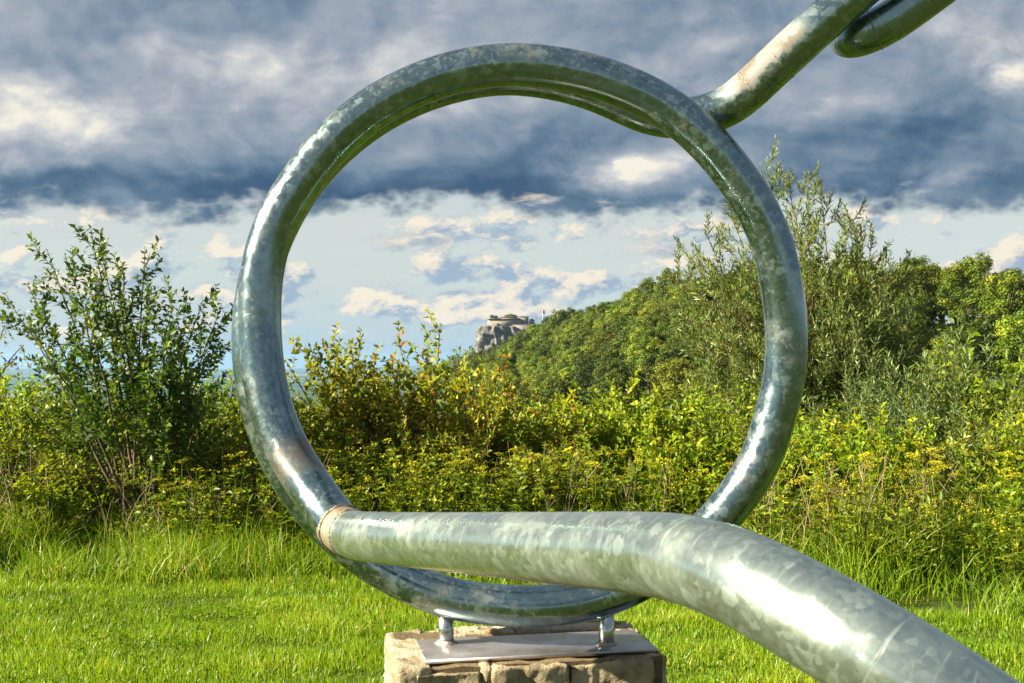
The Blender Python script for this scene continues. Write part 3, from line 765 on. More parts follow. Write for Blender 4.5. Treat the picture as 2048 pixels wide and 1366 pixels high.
def build_willow():
    p = Plant(5); r = p.r; base = at(1660, 900, 14.2); base[2] = -.05
    tips = [(1522, 330, 14.0), (1572, 345, 14.4), (1612, 352, 14.0), (1640, 372, 14.5), (1590, 420, 13.6), (1505, 440, 14.6), (1462, 430, 14.2), (1410, 462, 13.8), (1385, 520, 14.4), (1346, 548, 14.0), (1395, 580, 13.5), (1360, 625, 14.5), (1400, 690, 14.2), (1440, 560, 13.4), (1530, 520, 14.9),
            (1700, 432, 14.2), (1722, 450, 13.7), (1745, 470, 14.6), (1680, 480, 13.5), (1786, 522, 14.2), (1812, 545, 14.4), (1840, 600, 14.0), (1760, 560, 13.5), (1850, 660, 14.6), (1650, 560, 13.3), (1590, 600, 13.2), (1800, 680, 13.6), (1720, 660, 13.2), (1450, 680, 13.4), (1520, 700, 13.2), (1620, 700, 13.1), (1420, 760, 13.9)]
    lf = dict(sp=.031, ang=.55, L=.090, lift=.10, whorl=2)
    for x, y, d in tips:
        t = at(x, y, d); b = base + np.array((r.normal(0, .22), r.normal(0, .2), 0))
        mid = np.array((b[0] + (t[0] - b[0]) * .42, b[1] + (t[1] - b[1]) * .5, t[2] * .45)); pts = bez(b, mid, t, 20); pts[5:-3] += np.cumsum(r.normal(0, .009, (12, 3)), 0)
        p.tube(pts, .022, .003, 6)
        p.branch(pts, .20, .97, 22, .95, .72, .30, .006, lf, 5, .52, .58)
        p.foliage(pts, .80, .035, .5, .10, .1, 2, .7)
    tag(p.build('willow', base, G_WILL, BARK_R, .20, .10, .10, False, ('trunk', 'crown')), 'tall feathery silver-green willow rising above the hedge', 'tree')


def shrub_kind(seed, h, spread, nst, lf, mat, bark, wl, ang=.95, lift=.38, sub=3, tint=.5, side=.55, nside=11, start=.25, droop=.1, rich=False, name='shrub', parts=('branches', 'leaves')):
    """a shrub around the origin, about 2*spread wide and h high; returned unlinked-looking prototype parked at the origin"""
    p = Plant(seed); r = p.r
    for i in range(nst):
        a = 6.283 * (i + r.uniform(-.3, .3)) / nst; q = math.sqrt(r.uniform(.03, 1)); hh = h * (1.02 - .42 * q * q) * r.uniform(.82, 1.06)
        t = np.array((math.cos(a) * spread * q, math.sin(a) * spread * q, hh)); b = np.array((r.normal(0, .10), r.normal(0, .10), -.03))
        pts = bez(b, b + (t - b) * np.array((.35, .35, .55)) + r.normal(0, .05, 3), t, 14); p.tube(pts, .013, .003)
        p.branch(pts, start, .95, nside, side, ang, lift, .005, lf, sub, tint, .6); p.foliage(pts, .7, lf['sp'], .7, lf['L'], .05, lf.get('whorl', 2), min(1, tint + .15))
    return p.build(name, (0, 0, 0), mat, bark, wl, .2, droop, rich, parts)


def put(proto, used, loc, rz, sc, label, cat, group=None):
    """first use moves the prototype itself, later ones are copies with copied parts"""
    o = proto if not used[0] else copy_tree(proto)
    used[0] = True
    o.location = loc; o.rotation_euler = (0, 0, rz); o.scale = sc
    for key in ('label', 'category', 'group'):
        if key in o: del o[key]
    return tag(o, label, cat, group)


def build_shrubs():
    r = np.random.default_rng(77)
    K = {}
    def kindof(key, *a, **k_): K[key] = (shrub_kind(*a, **k_), [False])
    kindof('dog', 31, 1.75, .80, 15, dict(sp=.048, ang=.9, L=.070), G_DOG, BARK_R, .55, name='dogwood_shrub', tint=.5)
    kindof('dog2', 32, 1.75, .80, 14, dict(sp=.050, ang=.9, L=.072), G_DOG, BARK_R, .55, name='dogwood_shrub', tint=.62)
    kindof('lime', 33, 1.6, .80, 14, dict(sp=.050, ang=.85, L=.085), G_LIME, BARK, .5, name='lime_green_shrub', tint=.55, droop=.18)
    kindof('lime2', 34, 1.6, .80, 13, dict(sp=.046, ang=.9, L=.062), G_LIME, BARK, .48, name='lime_green_shrub', tint=.42)
    kindof('olive', 35, 1.6, .85, 15, dict(sp=.042, ang=.9, L=.052), G_OLIVE, BARK, .5, name='hedge_shrub', tint=.5)
    kindof('olive2', 36, 1.6, .85, 14, dict(sp=.044, ang=.95, L=.056), G_OLIVE, BARK_R, .5, name='hedge_shrub', tint=.38)
    kindof('grey', 37, 2.2, .95, 16, dict(sp=.042, ang=.5, L=.095), G_WILL, BARK, .17, .55, .6, 2, .32, .6, 10, name='willow_shrub')
    kindof('rose', 38, 1.5, .6, 8, dict(sp=.065, ang=.9, L=.085), G_TREE, BARK_R, .55, name='wild_rose_shrub', tint=.8, sub=1, nside=7)
    native = {}
    for key, (o, _) in K.items():
        co = np.empty(len(o.children[1].data.vertices) * 3, np.float32); o.children[1].data.vertices.foreach_get('co', co); co = co.reshape(-1, 3)
        native[key] = (float(np.quantile(co[:, 2], .985)), float(np.quantile(np.hypot(co[:, 0], co[:, 1]), .93)))
    HG = 'shrubs of the hedge behind the lawn'
    lab = {'dog': 'dogwood shrub with reddish leaf tips in the hedge', 'dog2': 'dogwood shrub with red and ochre leaves in the hedge', 'lime': 'large-leaved bright lime green shrub in the hedge', 'lime2': 'small-leaved lime green shrub in the hedge', 'olive': 'dense olive green hedge shrub with tiny leaves', 'olive2': 'darker olive green hedge shrub with reddish stems', 'grey': 'low grey-green willow shrub', 'rose': 'wild rose shrub with sparse glossy leaves'}
    def s(key, px, d, top, wpx, own=None):
        b = at(px, 900, d); X, Y = b[0], b[1]; h = at(px, top, d)[2]; h0, w0 = native[key]; z = float(ground_z(X, Y))
        hw = wpx * d / F_PX / 2
        zone = 'near the young tree' if px < 560 else 'behind the plinth' if px < 1060 else 'before the wooded hill' if px < 1440 else 'by the willow'
        row = 'front' if d < 10.35 else 'middle' if d < 12.1 else 'back'
        nm = lab[key].replace(' in the hedge', '') + ', hedge ' + row + ', ' + zone
        put(*K[key], (X, Y, z), r.uniform(0, 6.28), (hw / w0, hw / w0, (h - z) / h0), own or nm, 'shrub', None if own else HG)
    # front rows
    for a in [('lime2', -80, 10.9, 760, 330), ('olive', 40, 10.5, 775, 340), ('lime2', 150, 11.3, 770, 300), ('olive2', 60, 10.1, 900, 300), ('olive', 190, 10.2, 860, 300), ('olive2', 300, 10.9, 800, 320), ('olive', 420, 11.0, 760, 300), ('lime2', 455, 11.8, 730, 260), ('olive2', 430, 10.3, 880, 280), ('olive', 540, 10.6, 800, 320), ('olive2', 600, 10.2, 880, 260),
              ('dog', 690, 10.9, 690, 270), ('dog2', 860, 11.1, 684, 290), ('dog', 775, 10.5, 745, 260), ('dog2', 945, 10.7, 755, 210), ('olive', 830, 10.0, 900, 280), ('olive', 1030, 11.4, 790, 260), ('lime2', 1075, 10.8, 830, 240), ('dog', 1120, 10.6, 815, 240),
              ('lime', 1180, 10.9, 805, 240), ('lime', 1270, 10.5, 785, 250), ('olive2', 1090, 10.1, 900, 270), ('olive', 1200, 10.0, 900, 280), ('lime2', 1370, 10.9, 810, 260), ('lime', 1340, 10.2, 850, 240), ('olive', 1440, 10.4, 830, 270), ('lime2', 1480, 11.2, 780, 260), ('olive2', 1570, 10.3, 880, 250),
              ('lime', 1630, 9.9, 850, 230), ('lime', 1735, 9.7, 845, 230), ('lime2', 1560, 9.5, 940, 220), ('olive', 1680, 9.2, 950, 240), ('olive2', 1800, 9.4, 940, 240), ('grey', 1775, 13.2, 640, 330), ('grey', 1890, 12.2, 690, 330), ('grey', 1840, 11.2, 790, 300), ('grey', 1700, 12.6, 760, 300),
              ('lime2', 2000, 12.4, 690, 300), ('lime2', 2090, 11.8, 720, 300), ('olive', 1965, 10.9, 800, 260), ('lime', 2070, 10.2, 850, 260), ('olive', 1900, 9.5, 960, 260), ('lime2', 2010, 9.3, 960, 260), ('lime', 2110, 9.0, 930, 240), ('dog', 1830, 10.2, 890, 180), ('olive', 2230, 10.4, 820, 300), ('lime2', 2260, 12.0, 730, 320), ('olive2', 2420, 11.0, 790, 340), ('lime2', 2560, 10.6, 800, 340), ('lime2', 700, 9.9, 900, 200), ('dog', 890, 10.1, 870, 210), ('lime', 1095, 9.9, 925, 190), ('lime2', 560, 9.9, 925, 190), ('lime', 1400, 9.8, 890, 210), ('olive', 1000, 9.8, 950, 180), ('lime2', 340, 9.9, 925, 210), ('lime', 120, 9.8, 945, 200), ('olive', 790, 9.8, 960, 170), ('lime2', 1240, 9.8, 945, 200), ('olive', -240, 10.6, 790, 340), ('lime2', -420, 10.9, 780, 340)]: s(*a)
    s('rose', 1930, 9.8, 855, 170, 'wild rose shrub with sparse arching shoots right of the pale willow shrubs')
    # rows behind, seen in the gaps
    for px in range(-120, 2200, 185):
        s('olive' if px % 2 else 'olive2', px + r.uniform(-40, 40), r.uniform(12.2, 13.2), (800 if px < 900 or px > 1500 else 840) + r.uniform(-20, 25), 420)
    for px in (600, 1000, 1120, 1400): s('lime2', px, 13.8, 815, 380)
    # birch at the far left, drooping
    p = Plant(9); q = p.r; base = at(-70, 900, 12.0); base[2] = 0
    for x, y in ((10, 650), (-60, 560), (-110, 600), (48, 690), (-20, 610), (30, 720), (-90, 700)):
        t = at(x, y, 12 + q.uniform(-.5, .5)); pts = bez(base, np.array((base[0] + (t[0] - base[0]) * .3, t[1], t[2] * .8)), t, 14); p.tube(pts, .022, .004)
        p.branch(pts, .4, .98, 12, .65, 1.0, -.9, .004, dict(sp=.05, ang=.9, L=.05, lift=-.3, whorl=1), 2, .55)
    tag(p.build('birch', base, G_BIRCH, BARK, .6, .1, .1, False, ('trunk', 'crown')), 'birch with drooping yellowish twigs beyond the young tree', 'tree')


# ------------------------------------------------------------------ grass and flowering weeds
def lawn_front(X): return np.interp(X, [-5, -3.6, -1.2, .8, 3.2, 5], [8.35, 8.3, 8.15, 7.7, 6.95, 6.6])


def vnoise(X, Y, sc, seed):
    r = np.random.default_rng(seed); o = 0
    for f, a in ((1, 1), (2.1, .5), (4.3, .25)):
        for _ in range(3):
            th = r.uniform(0, 6.28); o = o + a * np.sin((X * math.cos(th) + Y * math.sin(th)) * sc * f + r.uniform(0, 6.28))
    return o / 3.0


def blades(X, Y, Z, H, W, lean, r, segs, tint):
    """bent grass blades as strips of quads ending in a point"""
    n = len(X); az = r.uniform(0, 6.283, n); fx, fy = np.cos(az), np.sin(az); ld = r.uniform(0, 6.283, n) ; lx, ly = np.cos(ld) * lean, np.sin(ld) * lean
    rows = []
    for k_ in range(segs):
        f = k_ / segs; w = W * (1 - .55 * f) * .5; px = X + lx * H * f * f; py = Y + ly * H * f * f; pz = Z + H * (f - .25 * np.minimum(lean, 1.6) * f * f)
        rows += [np.stack([px - fx * w, py - fy * w, pz], 1), np.stack([px + fx * w, py + fy * w, pz], 1)]
    rows.append(np.stack([X + lx * H, Y + ly * H, Z + H * (1 - .25 * np.minimum(lean, 1.6))], 1))
    kv = 2 * segs + 1; V = np.stack(rows, 1).reshape(-1, 3); b = np.arange(n)[:, None] * kv
    F = []
    if segs > 1: F.append(np.concatenate([b + np.array((2 * i, 2 * i + 1, 2 * i + 3, 2 * i + 2)) for i in range(segs - 1)]))
    F.append(b + np.array((2 * segs - 2, 2 * segs - 1, 2 * segs)))
    return V, F, np.repeat(tint, kv)


def build_grass():
    r = np.random.default_rng(12)
    gl = leaf_mat('lawn_blade', [(0, (.060, .110, .005)), (.4, (.120, .215, .007)), (.75, (.185, .290, .009)), (.93, (.28, .33, .02)), (1, (.38, .32, .10))], .42, .4, .35, var=0)
    n = 255000
    Y = 4.3 + 4.6 * r.uniform(0, 1, n) ** .9; X = r.uniform(-1, 1, n) * (Y * .47 + 1.7)
    keep = (Y < lawn_front(X) + .35 + .2 * vnoise(X, Y, 3, 4)) & ~((X > -.42) & (X < .60) & (Y > 4.36 + .19 * (X + .42)) & (Y < 4.9 + .19 * X)); X, Y = X[keep], Y[keep]
    pat = vnoise(X, Y, 2.6, 1); pat2 = vnoise(X, Y, 9, 2)
    H = (.052 + .022 * pat2 + .012 * pat) * r.uniform(.6, 1.45, len(X)); H = np.clip(H, .02, .13)
    T = np.clip(.50 + .22 * pat + .14 * pat2 + r.normal(0, .15, len(X)) + (r.uniform(0, 1, len(X)) > .955) * .45, 0, 1)
    V, F, TT = blades(X, Y, ground_z(X, Y) - .004, H, r.uniform(.0035, .007, len(X)), np.abs(r.normal(.35, .3, len(X))), r, 2, T)
    m = 16000; cx = r.uniform(-4.4, 4.4, m); cy = r.uniform(5.0, 8.4, m); ok = (vnoise(cx, cy, 2.1, 31) + .4 * vnoise(cx, cy, 7, 32) > .35) & (cy < lawn_front(cx)) & ~((np.abs(cx - .1) < .75) & (cy < 5.2)); cx, cy = cx[ok], cy[ok]; m = len(cx)
    CV, CF, ck = leaves(np.stack([cx, cy, r.uniform(.02, .06, m)], 1), np.c_[r.normal(0, 1, (m, 2)), r.uniform(-.1, .3, m)], UP + r.normal(0, .35, (m, 3)), r.uniform(.016, .034, m), r.uniform(.014, .028, m), .12, .1)
    F = F + [CF + len(V)]; V = np.concatenate([V, CV]); TT = np.concatenate([TT, np.repeat(np.clip(r.normal(.22, .12, m), 0, 1), ck)])
    F = [F[0], np.concatenate([F[1], F[2]])]
    kind(mesh('lawn_grass', V, F, gl, None, TT), 'stuff', 'short bright green mown lawn grass', 'grass')
    # long unmown grass along the hedge
    n = 62000
    X = r.uniform(-6.8, 6.8, n); f = r.uniform(0, 1, n) ** .8; Y = lawn_front(X) + f * (10.3 - lawn_front(X))
    cl = vnoise(X, Y, 3.2, 8) + .5 * vnoise(X, Y, 9, 3)
    H = (.14 + .26 * np.clip(f * 2.4, 0, 1) + .11 * cl) * (1 + .25 * smooth(X, 1.5, 3)) * r.uniform(.55, 1.3, n); H = np.clip(H, .05, .75)
    keep = r.uniform(0, 1, n) < np.clip(.75 + .5 * cl, .2, 1); X, Y, H, cl = X[keep], Y[keep], H[keep], cl[keep]
    T = np.clip(.48 + .14 * cl + r.normal(0, .18, len(X)) + (r.uniform(0, 1, len(X)) > .94) * .45, 0, 1)
    V, F, TT = blades(X, Y, ground_z(X, Y) - .01, H, r.uniform(.005, .010, len(X)), np.abs(r.normal(.55, .35, len(X))), r, 3, T)
    kind(mesh('tall_grass', V, F, leaf_mat('long_blade', [(0, (0.056, 0.122, 0.006)), (.4, (0.123, 0.226, 0.008)), (.75, (0.224, 0.336, 0.012)), (.9, (0.336, 0.366, 0.030)), (1, (0.493, 0.439, 0.160))], .42, .45, .3, var=0), None, TT), 'stuff', 'long unmown grass between lawn and hedge', 'grass')
    # pale dead stalks
    A = Acc(); spots_ = [(25, 9.6, 40), (60, 9.9, 30), (440, 9.5, 30), (470, 9.8, 16), (590, 9.4, 26), (900, 9.6, 26), (1110, 9.6, 22), (1680, 8.6, 30), (1730, 8.8, 26), (1560, 9.0, 20), (1850, 8.7, 24), (260, 9.4, 14), (1300, 9.4, 18)]
    for px, d, m in spots_:
        for _ in range(m):
            b = at(px + r.normal(0, 45), 900, d + r.normal(0, .2)); b[2] = -.02; hh = r.uniform(.45, 1.0); t = b + np.array((r.normal(0, .14), r.normal(0, .1), hh))
            V, F, _ = sweep(bez(b, b + (0, 0, hh * .6), t, 5), np.linspace(.0035, .0014, 5), 3, False); A.add(V, F, r.uniform(0, 1))
            if r.uniform() < .5:
                for q in range(3):
                    a = b + (t - b) * r.uniform(.5, .9); V, F, _ = sweep(np.stack([a, a + np.array((r.normal(0, .06), r.normal(0, .06), r.uniform(.05, .14)))]), (.002, .001), 3, False); A.add(V, F, r.uniform(0, 1))
    kind(A.obj('dry_stalks', leaf_mat('dry_stalk', [(0, (.20, .14, .07)), (1, (.50, .42, .26))], .1, .7, .2, var=0)), 'stuff', 'pale dead stalks standing in the long grass', 'stalks')


def build_weeds():
    r = np.random.default_rng(41)
    gy = leaf_mat('weed_leaf', [(0, (0.055, 0.112, 0.007)), (.5, (0.128, 0.199, 0.009)), (1, (0.212, 0.272, 0.016))], .38, .5, .3, var=.2)
    fy = leaf_mat('parsnip_flower', [(0, (.26, .25, .010)), (.5, (.38, .36, .012)), (1, (.48, .46, .02))], .25, .6, .2, var=.2)
    fb = leaf_mat('seeding_umbel', [(0, (.20, .14, .02)), (.5, (.34, .26, .05)), (1, (.48, .42, .14))], .25, .7, .2, var=.3)
    # the knee-high flowering mass, far too many stems to count
    A = Acc(); B = Acc(); LP, LD, LN, LL, LT = [], [], [], [], []; FP, FD, FN, FL, FT = [], [], [], [], []
    for _ in range(2900):
        X = r.uniform(-5.2, 5.2); d0 = float(lawn_front(X)); Y = r.uniform(min(9.0, d0 + 1.0), 10.0); dens = vnoise(np.array(X), np.array(Y), 1.6, 6)
        if r.uniform() > .60 + .95 * dens: continue
        h = r.uniform(.30, .85) * float(np.clip(.85 + .55 * vnoise(np.array(X), np.array(Y), .9, 16), .45, 1.35)); b = np.array((X, Y, -.02)); t = b + np.array((r.normal(0, .09), r.normal(0, .09), h))
        V, F, _ = sweep(np.stack([b, (b + t) / 2 + r.normal(0, .02, 3), t]), (.004, .003, .0018), 3, False); A.add(V, F, r.uniform(.2, .9))
        m = 24; f = r.uniform(.10, .98, m); LP.append(b + (t - b) * f[:, None]); dd = r.normal(0, 1, (m, 3)); dd[:, 2] = r.uniform(.1, .8, m); LD.append(dd); LN.append(UP + r.normal(0, .5, (m, 3))); LL.append(r.uniform(.035, .085, m)); LT.append(np.clip(r.normal(.5, .25, m), 0, 1))
        if r.uniform() < .78:
            m = r.integers(9, 24); rad = r.uniform(.02, .055); a = r.uniform(0, 6.28, m); q = np.sqrt(r.uniform(0, 1, m)) * rad
            P = t + np.stack([np.cos(a) * q, np.sin(a) * q, -.25 * q * q / rad + r.normal(0, .008, m)], 1); FP.append(P); FD.append(np.stack([np.cos(a), np.sin(a), .1 * np.ones(m)], 1) + r.normal(0, .5, (m, 3))); FN.append(UP + r.normal(0, .4, (m, 3))); FL.append(r.uniform(.010, .020, m)); FT.append(np.clip(r.normal(.5, .25, m), 0, 1))
    V, F, k_ = leaves(np.concatenate(LP), np.concatenate(LD), np.concatenate(LN), np.concatenate(LL), np.concatenate(LL) * .42, .15, .15); A.add(V, F, np.repeat(np.concatenate(LT), k_))
    o = kind(A.obj('flowering_weeds', gy), 'stuff', 'thick belt of yellow flowering weeds in front of the hedge', 'weeds')
    V, F, k_ = leaves(np.concatenate(FP), np.concatenate(FD), np.concatenate(FN), np.concatenate(FL), np.concatenate(FL) * .9, .1, 0); B.add(V, F, np.repeat(np.concatenate(FT), k_))
    b = B.obj('yellow_blossom', fy, o); b['kind'] = 'stuff'
    # single parsnip plants that stand out, each with its flat umbels
    def umbel(seed, rays=13):
        q = np.random.default_rng(seed); C_ = Acc(); P, D, N_, L = [], [], [], []
        for i in range(rays):
            a = 2.4 * i; rad = .062 * math.sqrt((i + .4) / rays); e = np.array((math.cos(a) * rad, math.sin(a) * rad, .045 - 3.5 * rad * rad + q.normal(0, .003)))
            V, F, _ = sweep(np.stack([np.zeros(3), e]), (.0011, .0007), 3, False); C_.add(V, F, .2)
            for _ in range(7):
                P.append(e + q.normal(0, .0065, 3) * (1, 1, .5)); D.append(q.normal(0, 1, 3) * (1, 1, .3)); N_.append(UP + q.normal(0, .3, 3)); L.append(q.uniform(.009, .016))
        V, F, k2 = leaves(np.array(P), np.array(D), np.array(N_), np.array(L), np.array(L) * .9, .1, 0); C_.add(V, F, np.repeat(q.uniform(.2, 1, len(P)), k2))
        return C_
    um = [umbel(1).obj('umbel', fy, None, link=False).data, umbel(2, 10).obj('umbel', fy, None, link=False).data]; ub = [umbel(3, 14).obj('umbel', fb, None, link=False).data, umbel(4, 12).obj('umbel', fb, None, link=False).data]
    protos = []
    for v in range(4):
        q = np.random.default_rng(60 + v); A = Acc(); tops = []; H = 1.0
        main = bez(np.array((0, 0, -.03)), np.array((q.normal(0, .03), q.normal(0, .03), .5)), np.array((q.normal(0, .05), q.normal(0, .05), H)), 8); V, F, _ = sweep(main, np.linspace(.0065, .003, 8), 4, False); A.add(V, F, .5); tops.append((main[-1], 1.15))
        for i in range(5):
            f = .45 + .1 * i + q.uniform(-.03, .03); p0 = main[int(f * 7)]; a = 2.4 * i + q.uniform(0, .6); ln = (.42 - .2 * (f - .45)) * q.uniform(.7, 1.1)
            e = p0 + np.array((math.cos(a) * ln * .5, math.sin(a) * ln * .5, ln * .85)); pts = bez(p0, p0 + (e - p0) * (.8, .8, .35), e, 5); V, F, _ = sweep(pts, np.linspace(.0035, .002, 5), 3, False); A.add(V, F, .5); tops.append((e, q.uniform(.65, 1.0)))
        m = 26; z = q.uniform(.08, .8, m); dd = q.normal(0, 1, (m, 3)); dd[:, 2] = q.uniform(0, .6, m); Ls = q.uniform(.07, .15, m)
        V, F, k2 = leaves(np.stack([np.interp(z, main[:, 2], main[:, 0]), np.interp(z, main[:, 2], main[:, 1]), z], 1), dd, UP + q.normal(0, .4, (m, 3)), Ls, Ls * .4, .15, .25); A.add(V, F, np.repeat(np.clip(q.normal(.5, .2, m), 0, 1), k2))
        protos.append((A.obj('stem', gy, None, link=False).data, tops))
    def parsnip(X, Y, h, seeding):
        i = r.integers(0, 4); me, tops = protos[i]
        e = empty('wild_parsnip', (X, Y, 0), r.uniform(0, 6.28)); e.scale = (h, h, h)
        o = bpy.data.objects.new('stem', me); COL.objects.link(o); o.parent = e
        for (p, sc) in tops:
            u = bpy.data.objects.new('umbel', (ub if seeding else um)[r.integers(0, 2)]); COL.objects.link(u); u.parent = e; u.location = p; u.scale = (sc,) * 3; u.rotation_euler = (r.normal(0, .15), r.normal(0, .15), r.uniform(0, 6.28))
        if seeding: tag(e, 'wild parsnip gone to seed with ochre umbels in the long grass', 'weed', 'parsnips gone to seed')
        else: tag(e, 'wild parsnip with flat yellow umbels, ' + ('near the young tree' if X < -2.0 else 'behind the stone plinth' if X < .6 else 'before the wooded hill' if X < 2.0 else 'below the willow'), 'weed', 'flowering wild parsnips')
    for px, d, top in ((430, 9.3, 1000), (400, 9.4, 1030), (455, 9.2, 1045), (1640, 8.7, 975), (1690, 8.6, 990), (1600, 8.8, 1010), (1660, 8.5, 1040), (1720, 8.8, 1000), (1750, 8.6, 1035), (1790, 8.7, 1010), (1560, 8.9, 1030), (1840, 8.6, 1040), (1700, 8.4, 1060), (1615, 8.5, 1055)):
        b = at(px, 900, d); parsnip(b[0], b[1], at(px, top, d)[2], True)
    n = 0
    while n < 90:
        px = r.uniform(-20, 2060); d = r.uniform(9.3, 10.0) - .9 * (px > 1480) * r.uniform(.3, 1); b = at(px, 900, d)
        top = r.uniform(900, 1010) + (60 if px < 330 else 0) + (r.uniform(-70, 0) if 1480 < px < 1860 else 0)
        parsnip(b[0], b[1], at(px, top, d)[2], False); n += 1


# ------------------------------------------------------------------ wooded hillside
def crown_kind(seed, rx, h, mat, n_cl, per, size):
    r = np.random.default_rng(seed); A = Acc(); e = empty('hillside_tree')
    tr = bez(np.array((0, 0, -1.5)), np.array((r.normal(0, .2), r.normal(0, .2), h * .35)), np.array((r.normal(0, .3), r.normal(0, .3), h * .75)), 7); V, F, _ = sweep(tr, np.linspace(.28, .08, 7), 6, False); A.add(V, F, .4)
    cz = h * .59; rz = h * .41; P, D, N_, L, T = [], [], [], [], []
    for i in range(n_cl):
        u = r.uniform(-.75, 1); a = 2.39996 * i + r.normal(0, .3); s = math.sqrt(max(0, 1 - u * u)); k_ = r.uniform(.62, .98)
        c = np.array((math.cos(a) * s * rx * k_, math.sin(a) * s * rx * k_, cz + u * rz * k_)); cr = rx * r.uniform(.20, .38); tt = r.uniform(.1, .9)
        if i % 4 == 0:
            V, F, _ = sweep(bez(tr[3] * (1, 1, .9), (tr[4] + c) / 2, c, 5), np.linspace(.10, .03, 5), 4, False); A.add(V, F, .4)
        m = per; d = unit(r.normal(size=(m, 3)) + UP * .35); p = c + d * cr * (r.uniform(.45, 1.0, (m, 1))) * (1, 1, .75)
        P.append(p); D.append(np.cross(d, r.normal(size=(m, 3)))); N_.append(d + r.normal(0, .35, (m, 3))); L.append(size * r.uniform(.6, 1.3, m)); T.append(np.clip(tt + r.normal(0, .14, m), 0, 1))
    P = np.concatenate(P); L = np.concatenate(L)
    A.obj('trunk', BARK, e); V, F, k2 = leaves(P, np.concatenate(D), np.concatenate(N_), L, L * .75, .2, .1); mesh('crown', V, F, mat, e, np.repeat(np.concatenate(T), k2))
    return e


def build_forest():
    r = np.random.default_rng(3)
    G2 = leaf_mat('hill_leaf_light', [(0, (0.044, 0.081, 0.007)), (.5, (0.091, 0.144, 0.010)), (.85, (0.153, 0.198, 0.015)), (1, (0.220, 0.232, 0.020))], .28, .6, .2, var=.5, tone=.75)
    G3 = leaf_mat('hill_leaf_olive', [(0, (0.044, 0.063, 0.006)), (.5, (0.091, 0.112, 0.009)), (.85, (0.149, 0.165, 0.012)), (1, (0.207, 0.201, 0.018))], .25, .6, .2, var=.5, tone=.75)
    K = [(crown_kind(1, 4.0, 12, G_HILL, 84, 110, .34), [False], 'dark green broadleaf tree in the wood on the hillside', 'dark trees of the hillside wood'), (crown_kind(2, 4.0, 12.5, G2, 80, 110, .33), [False], 'fresh green broadleaf tree in the wood on the hillside', 'fresh green trees of the hillside wood'), (crown_kind(3, 4.6, 11, G3, 84, 110, .34), [False], 'olive green broadleaf tree in the wood on the hillside', 'olive trees of the hillside wood'), (crown_kind(4, 3.8, 13.5, G_HILL, 78, 110, .33), [False], 'tall dark green broadleaf tree in the wood on the hillside', 'tall dark trees of the hillside wood')]
    C_ = []
    for y in np.arange(120, 600, 8.2):
        for d in np.arange(-40, 9 if y > 240 else 27, 7.6):
            yy = y + r.uniform(-2.6, 2.6); dd = d + r.uniform(-2.2, 2.2); rx, _ = ridge_at(yy); x = float(rx) + dd; z = float(hill_z(x, yy)); px = CX + F_PX * x / yy; py = HOR - F_PX * (z + 9 - CAM_Z) / yy
            if not (900 < px < 2200) or py > 800: continue
            if py > 800: continue
            hid = (1440 < px < 1820 and py > 640) or py > 775       # nothing of these shows behind willow and hedge
            big = 1.0 - .22 * smooth(-yy, -230, -140)
            C_.append((x, yy, z, float(big) * r.uniform(.8, 1.12), dd, hid))
    C_.sort(key=lambda c: c[1])
    seen = [c[:5] for c in C_ if not c[5]]; keep = seen[:290]; rest = seen[290:] + [c[:5] for c in C_ if c[5]]
    print('hill trees', len(keep), len(rest))
    if rest:                                             # the far end of the wood, crowns joined
        P, D, N_, L, T = [], [], [], [], []
        for (x, y, z, s, dd) in rest:
            tone = r.uniform(.15, .8)
            for i in range(26):
                u = r.uniform(-.7, 1); a = r.uniform(0, 6.283); q = math.sqrt(1 - u * u); c = np.array((x + math.cos(a) * q * 3.6 * s, y + math.sin(a) * q * 3.6 * s, z + s * (6 + u * 5.0))); d = unit(r.normal(size=(18, 3)) + UP * .35)
                P.append(c + d * 1.1 * r.uniform(.4, 1, (18, 1))); D.append(np.cross(d, r.normal(size=(18, 3)))); N_.append(d + r.normal(0, .35, (18, 3))); L.append(r.uniform(.4, .9, 18)); T.append(np.clip(tone + r.normal(0, .15, 18), 0, 1))
        L = np.concatenate(L); V, F, k2 = leaves(np.concatenate(P), np.concatenate(D), np.concatenate(N_), L, L * .8, .2, .1)
        kind(mesh('far_wood', V, F, G3, None, np.repeat(np.concatenate(T), k2)), 'stuff', 'far end of the hillside wood below the castle', 'wood')
    for (x, y, z, s, dd) in keep:
        g = K[r.choice(4, p=[.36, .24, .22, .18])]
        put(g[0], g[1], (x, y, z - .5), r.uniform(0, 6.28), (s * r.uniform(.95, 1.15), s * r.uniform(.95, 1.15), s * r.uniform(.85, 1.08)), g[2].replace('in the wood on the hillside', ('on the crest' if dd > -9 else 'on the flank') + ' of the wooded hill, ' + ('end towards the castle' if y > 330 else 'middle stretch' if y > 210 else 'end behind the willow')), 'tree', 'trees of the hillside wood')
    # undergrowth that closes the gaps between the trunks
    n = 16000; y = r.uniform(110, 600, n); d = np.where(r.uniform(0, 1, n) < .7, r.uniform(-60, 6, n), r.uniform(4, 30, n)); rx, _ = ridge_at(y); x = rx + d; z = hill_z(x, y) + r.uniform(-.3, 3.4, n)
    V, F, k2 = leaves(np.stack([x, y, z], 1), r.normal(size=(n, 3)), UP + r.normal(0, .6, (n, 3)), r.uniform(.6, 1.5, n), r.uniform(.5, 1.1, n), .2, .1)
    kind(mesh('undergrowth', V, F, G_HILL, None, np.repeat(r.uniform(0, .8, n), k2)), 'stuff', 'dark undergrowth below the hillside trees', 'undergrowth')
    # pale rock showing between the trees
    b = at(1300, 712, 235); o = rock('rock_outcrop', b, (4.2, 3.2, 2.6), 5); tag(o, 'small pale limestone outcrop between the hillside trees', 'rock')


